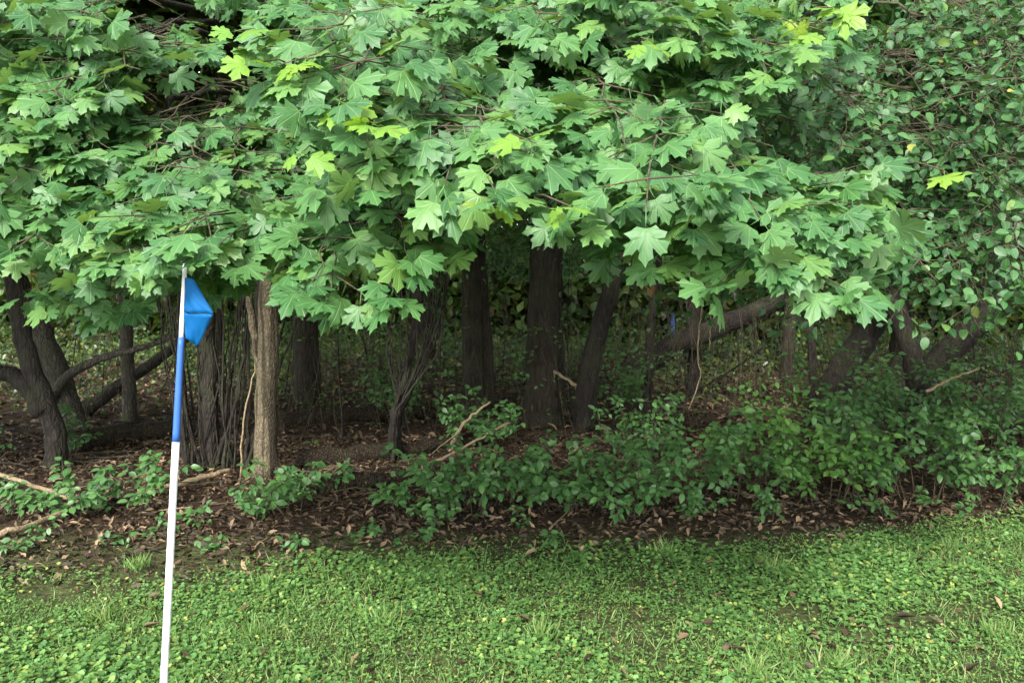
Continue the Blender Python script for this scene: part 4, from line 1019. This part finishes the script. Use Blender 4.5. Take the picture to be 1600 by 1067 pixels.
# far bank of foliage closing the wood at its back, above eye level
n = 150000; x = rng.uniform(-24, 24, n); y = rng.uniform(27, 34, n); z = 1.9 + 9.5 * rng.random(n) ** 1.35 + .5 * pnoise(x, y, .5, 4)
low = rng.random(n) < .40; z[low] = rng.uniform(0, 2.4, low.sum())
pu = proj(np.stack([x, y, z], 1))[0]; op_ = np.zeros(n, bool)
for a_, b_ in ((175, 205), (545, 565), (775, 835), (868, 900), (1090, 1112), (1125, 1150), (30, 60)): op_ |= (pu > a_) & (pu < b_) & (z > .85 + .25 * np.sin(pu * .21)) & (z < 1.4 + .25 * np.sin(pu * .37)) & (rng.random(n) < .82)
x, y, z = x[~op_], y[~op_], z[~op_]; n = len(x)
ge = Geo(); ge.leaves(QUAD, np.stack([x, y, z], 1), frames(np.array((0, -.3, .6)) + rng.normal(0, .5, (n, 3)), rng.normal(0, 1, (n, 3))), rng.uniform(.25, .55, n))
single('distant_wood_foliage', ge.mesh('distant_wood_foliage', M['wood_leaf']), 'far foliage closing the back of the wood', 'foliage', kind='stuff')

# ------------------------------------------------------------------ small blue thing far back
b = at(1051, 495, 26.0)
ge = Geo(); P = np.array([(b[0], b[1], float(hgt(b[0], b[1])) + q) for q in np.linspace(0.0, b[2] + .12, 9)])
ge.tube(P, np.array([.05, .07, .08, .08, .08, .08, .075, .065, .03]), 14, ridged(5, .15, 2, .1))
single('blue_bundle', ge.mesh('blue_bundle', M['tarp'], P[0]), 'tiny bright blue patch far back between the trunks', 'blue object', loc=P[0])

# ------------------------------------------------------------------ the flag on its pole
D = 2.30
q0, q1 = at(255, 1067, D), at(288, 415, D)
ax = (q1 - q0) / (q1[2] - q0[2]); base = q0 - ax * q0[2]; base[2] = 0
def on_pole(py):
    for_ = q1[2] - q0[2]; lo, hi = 0.0, 3.0
    for _ in range(40):
        m = (lo + hi) / 2
        if proj(base + ax * m)[1] > py: lo = m
        else: hi = m
    return base + ax * lo
base[2] = float(hgt(base[0], base[1])); 
root = thing('marker_flag', 'white and blue marker pole with a small blue flag standing on the lawn', 'flag', base)
def rod(name, p0, p1, r0, r1, mat, seg=20, stops=None):
    ge = Geo(); t = np.linspace(0, 1, 14); ge.tube(p0 + (p1 - p0) * t[:, None], r0 + (r1 - r0) * t, seg)
    return part(name, ge.mesh(name, mat, base), root)
pB, pM, pT = on_pole(690), on_pole(527), on_pole(412)
rod('pole', base - ax * .05, pB, .0108, .0102, M['white_paint'])
rod('painted_band', pB, pM, .0104, .0086, M['blue_paint'])
rod('tip_rod', pM, pT, .0068, .0060, M['white_paint'])
def flag_panel(name, c, bulge, ny_=8, nx_=8):
    A, B_, C_, D_ = [at(*q) for q in c]; V = []; T = []
    for i in range(ny_ + 1):
        for j in range(nx_ + 1):
            u, v = j / nx_, i / ny_
            p_ = (A * (1 - u) + B_ * u) * (1 - v) + (D_ * (1 - u) + C_ * u) * v
            p_ = p_ + np.array((0, bulge * math.sin(math.pi * u) * math.sin(math.pi * v) + .003 * math.sin(6 * u + 3 * v) + .0015 * math.sin(17 * u - 11 * v), 0)); V.append(p_)
    V = np.array(V); m = (ny_ + 1) * (nx_ + 1)
    V = np.vstack([V, V + (0, .0012, 0)])
    for i in range(ny_):
        for j in range(nx_):
            a = i * (nx_ + 1) + j; q = (a, a + 1, a + nx_ + 2, a + nx_ + 1)
            T += [(q[0], q[2], q[1]), (q[0], q[3], q[2]), (q[0] + m, q[1] + m, q[2] + m), (q[0] + m, q[2] + m, q[3] + m)]
    ring = [j for j in range(nx_ + 1)] + [(i + 1) * (nx_ + 1) - 1 for i in range(1, ny_ + 1)] + [ny_ * (nx_ + 1) + j for j in range(nx_ - 1, -1, -1)] + [i * (nx_ + 1) for i in range(ny_ - 1, 0, -1)]
    for a, b2 in zip(ring, ring[1:] + ring[:1]): T += [(a, b2, b2 + m), (a, b2 + m, a + m)]
    return mesh_from(name, V - base, T, M['flag'])
f_ = part('flag', flag_panel('flag', [(289, 434, D - .008), (302, 436, D - .012), (333, 490, D - .05), (287, 488, D - .02)], -.006), root)
part('folded_flap', flag_panel('folded_flap', [(287, 489, D - .019), (333, 491, D - .048), (308, 542, D + .015), (289, 527, D - .004)], .006), f_)
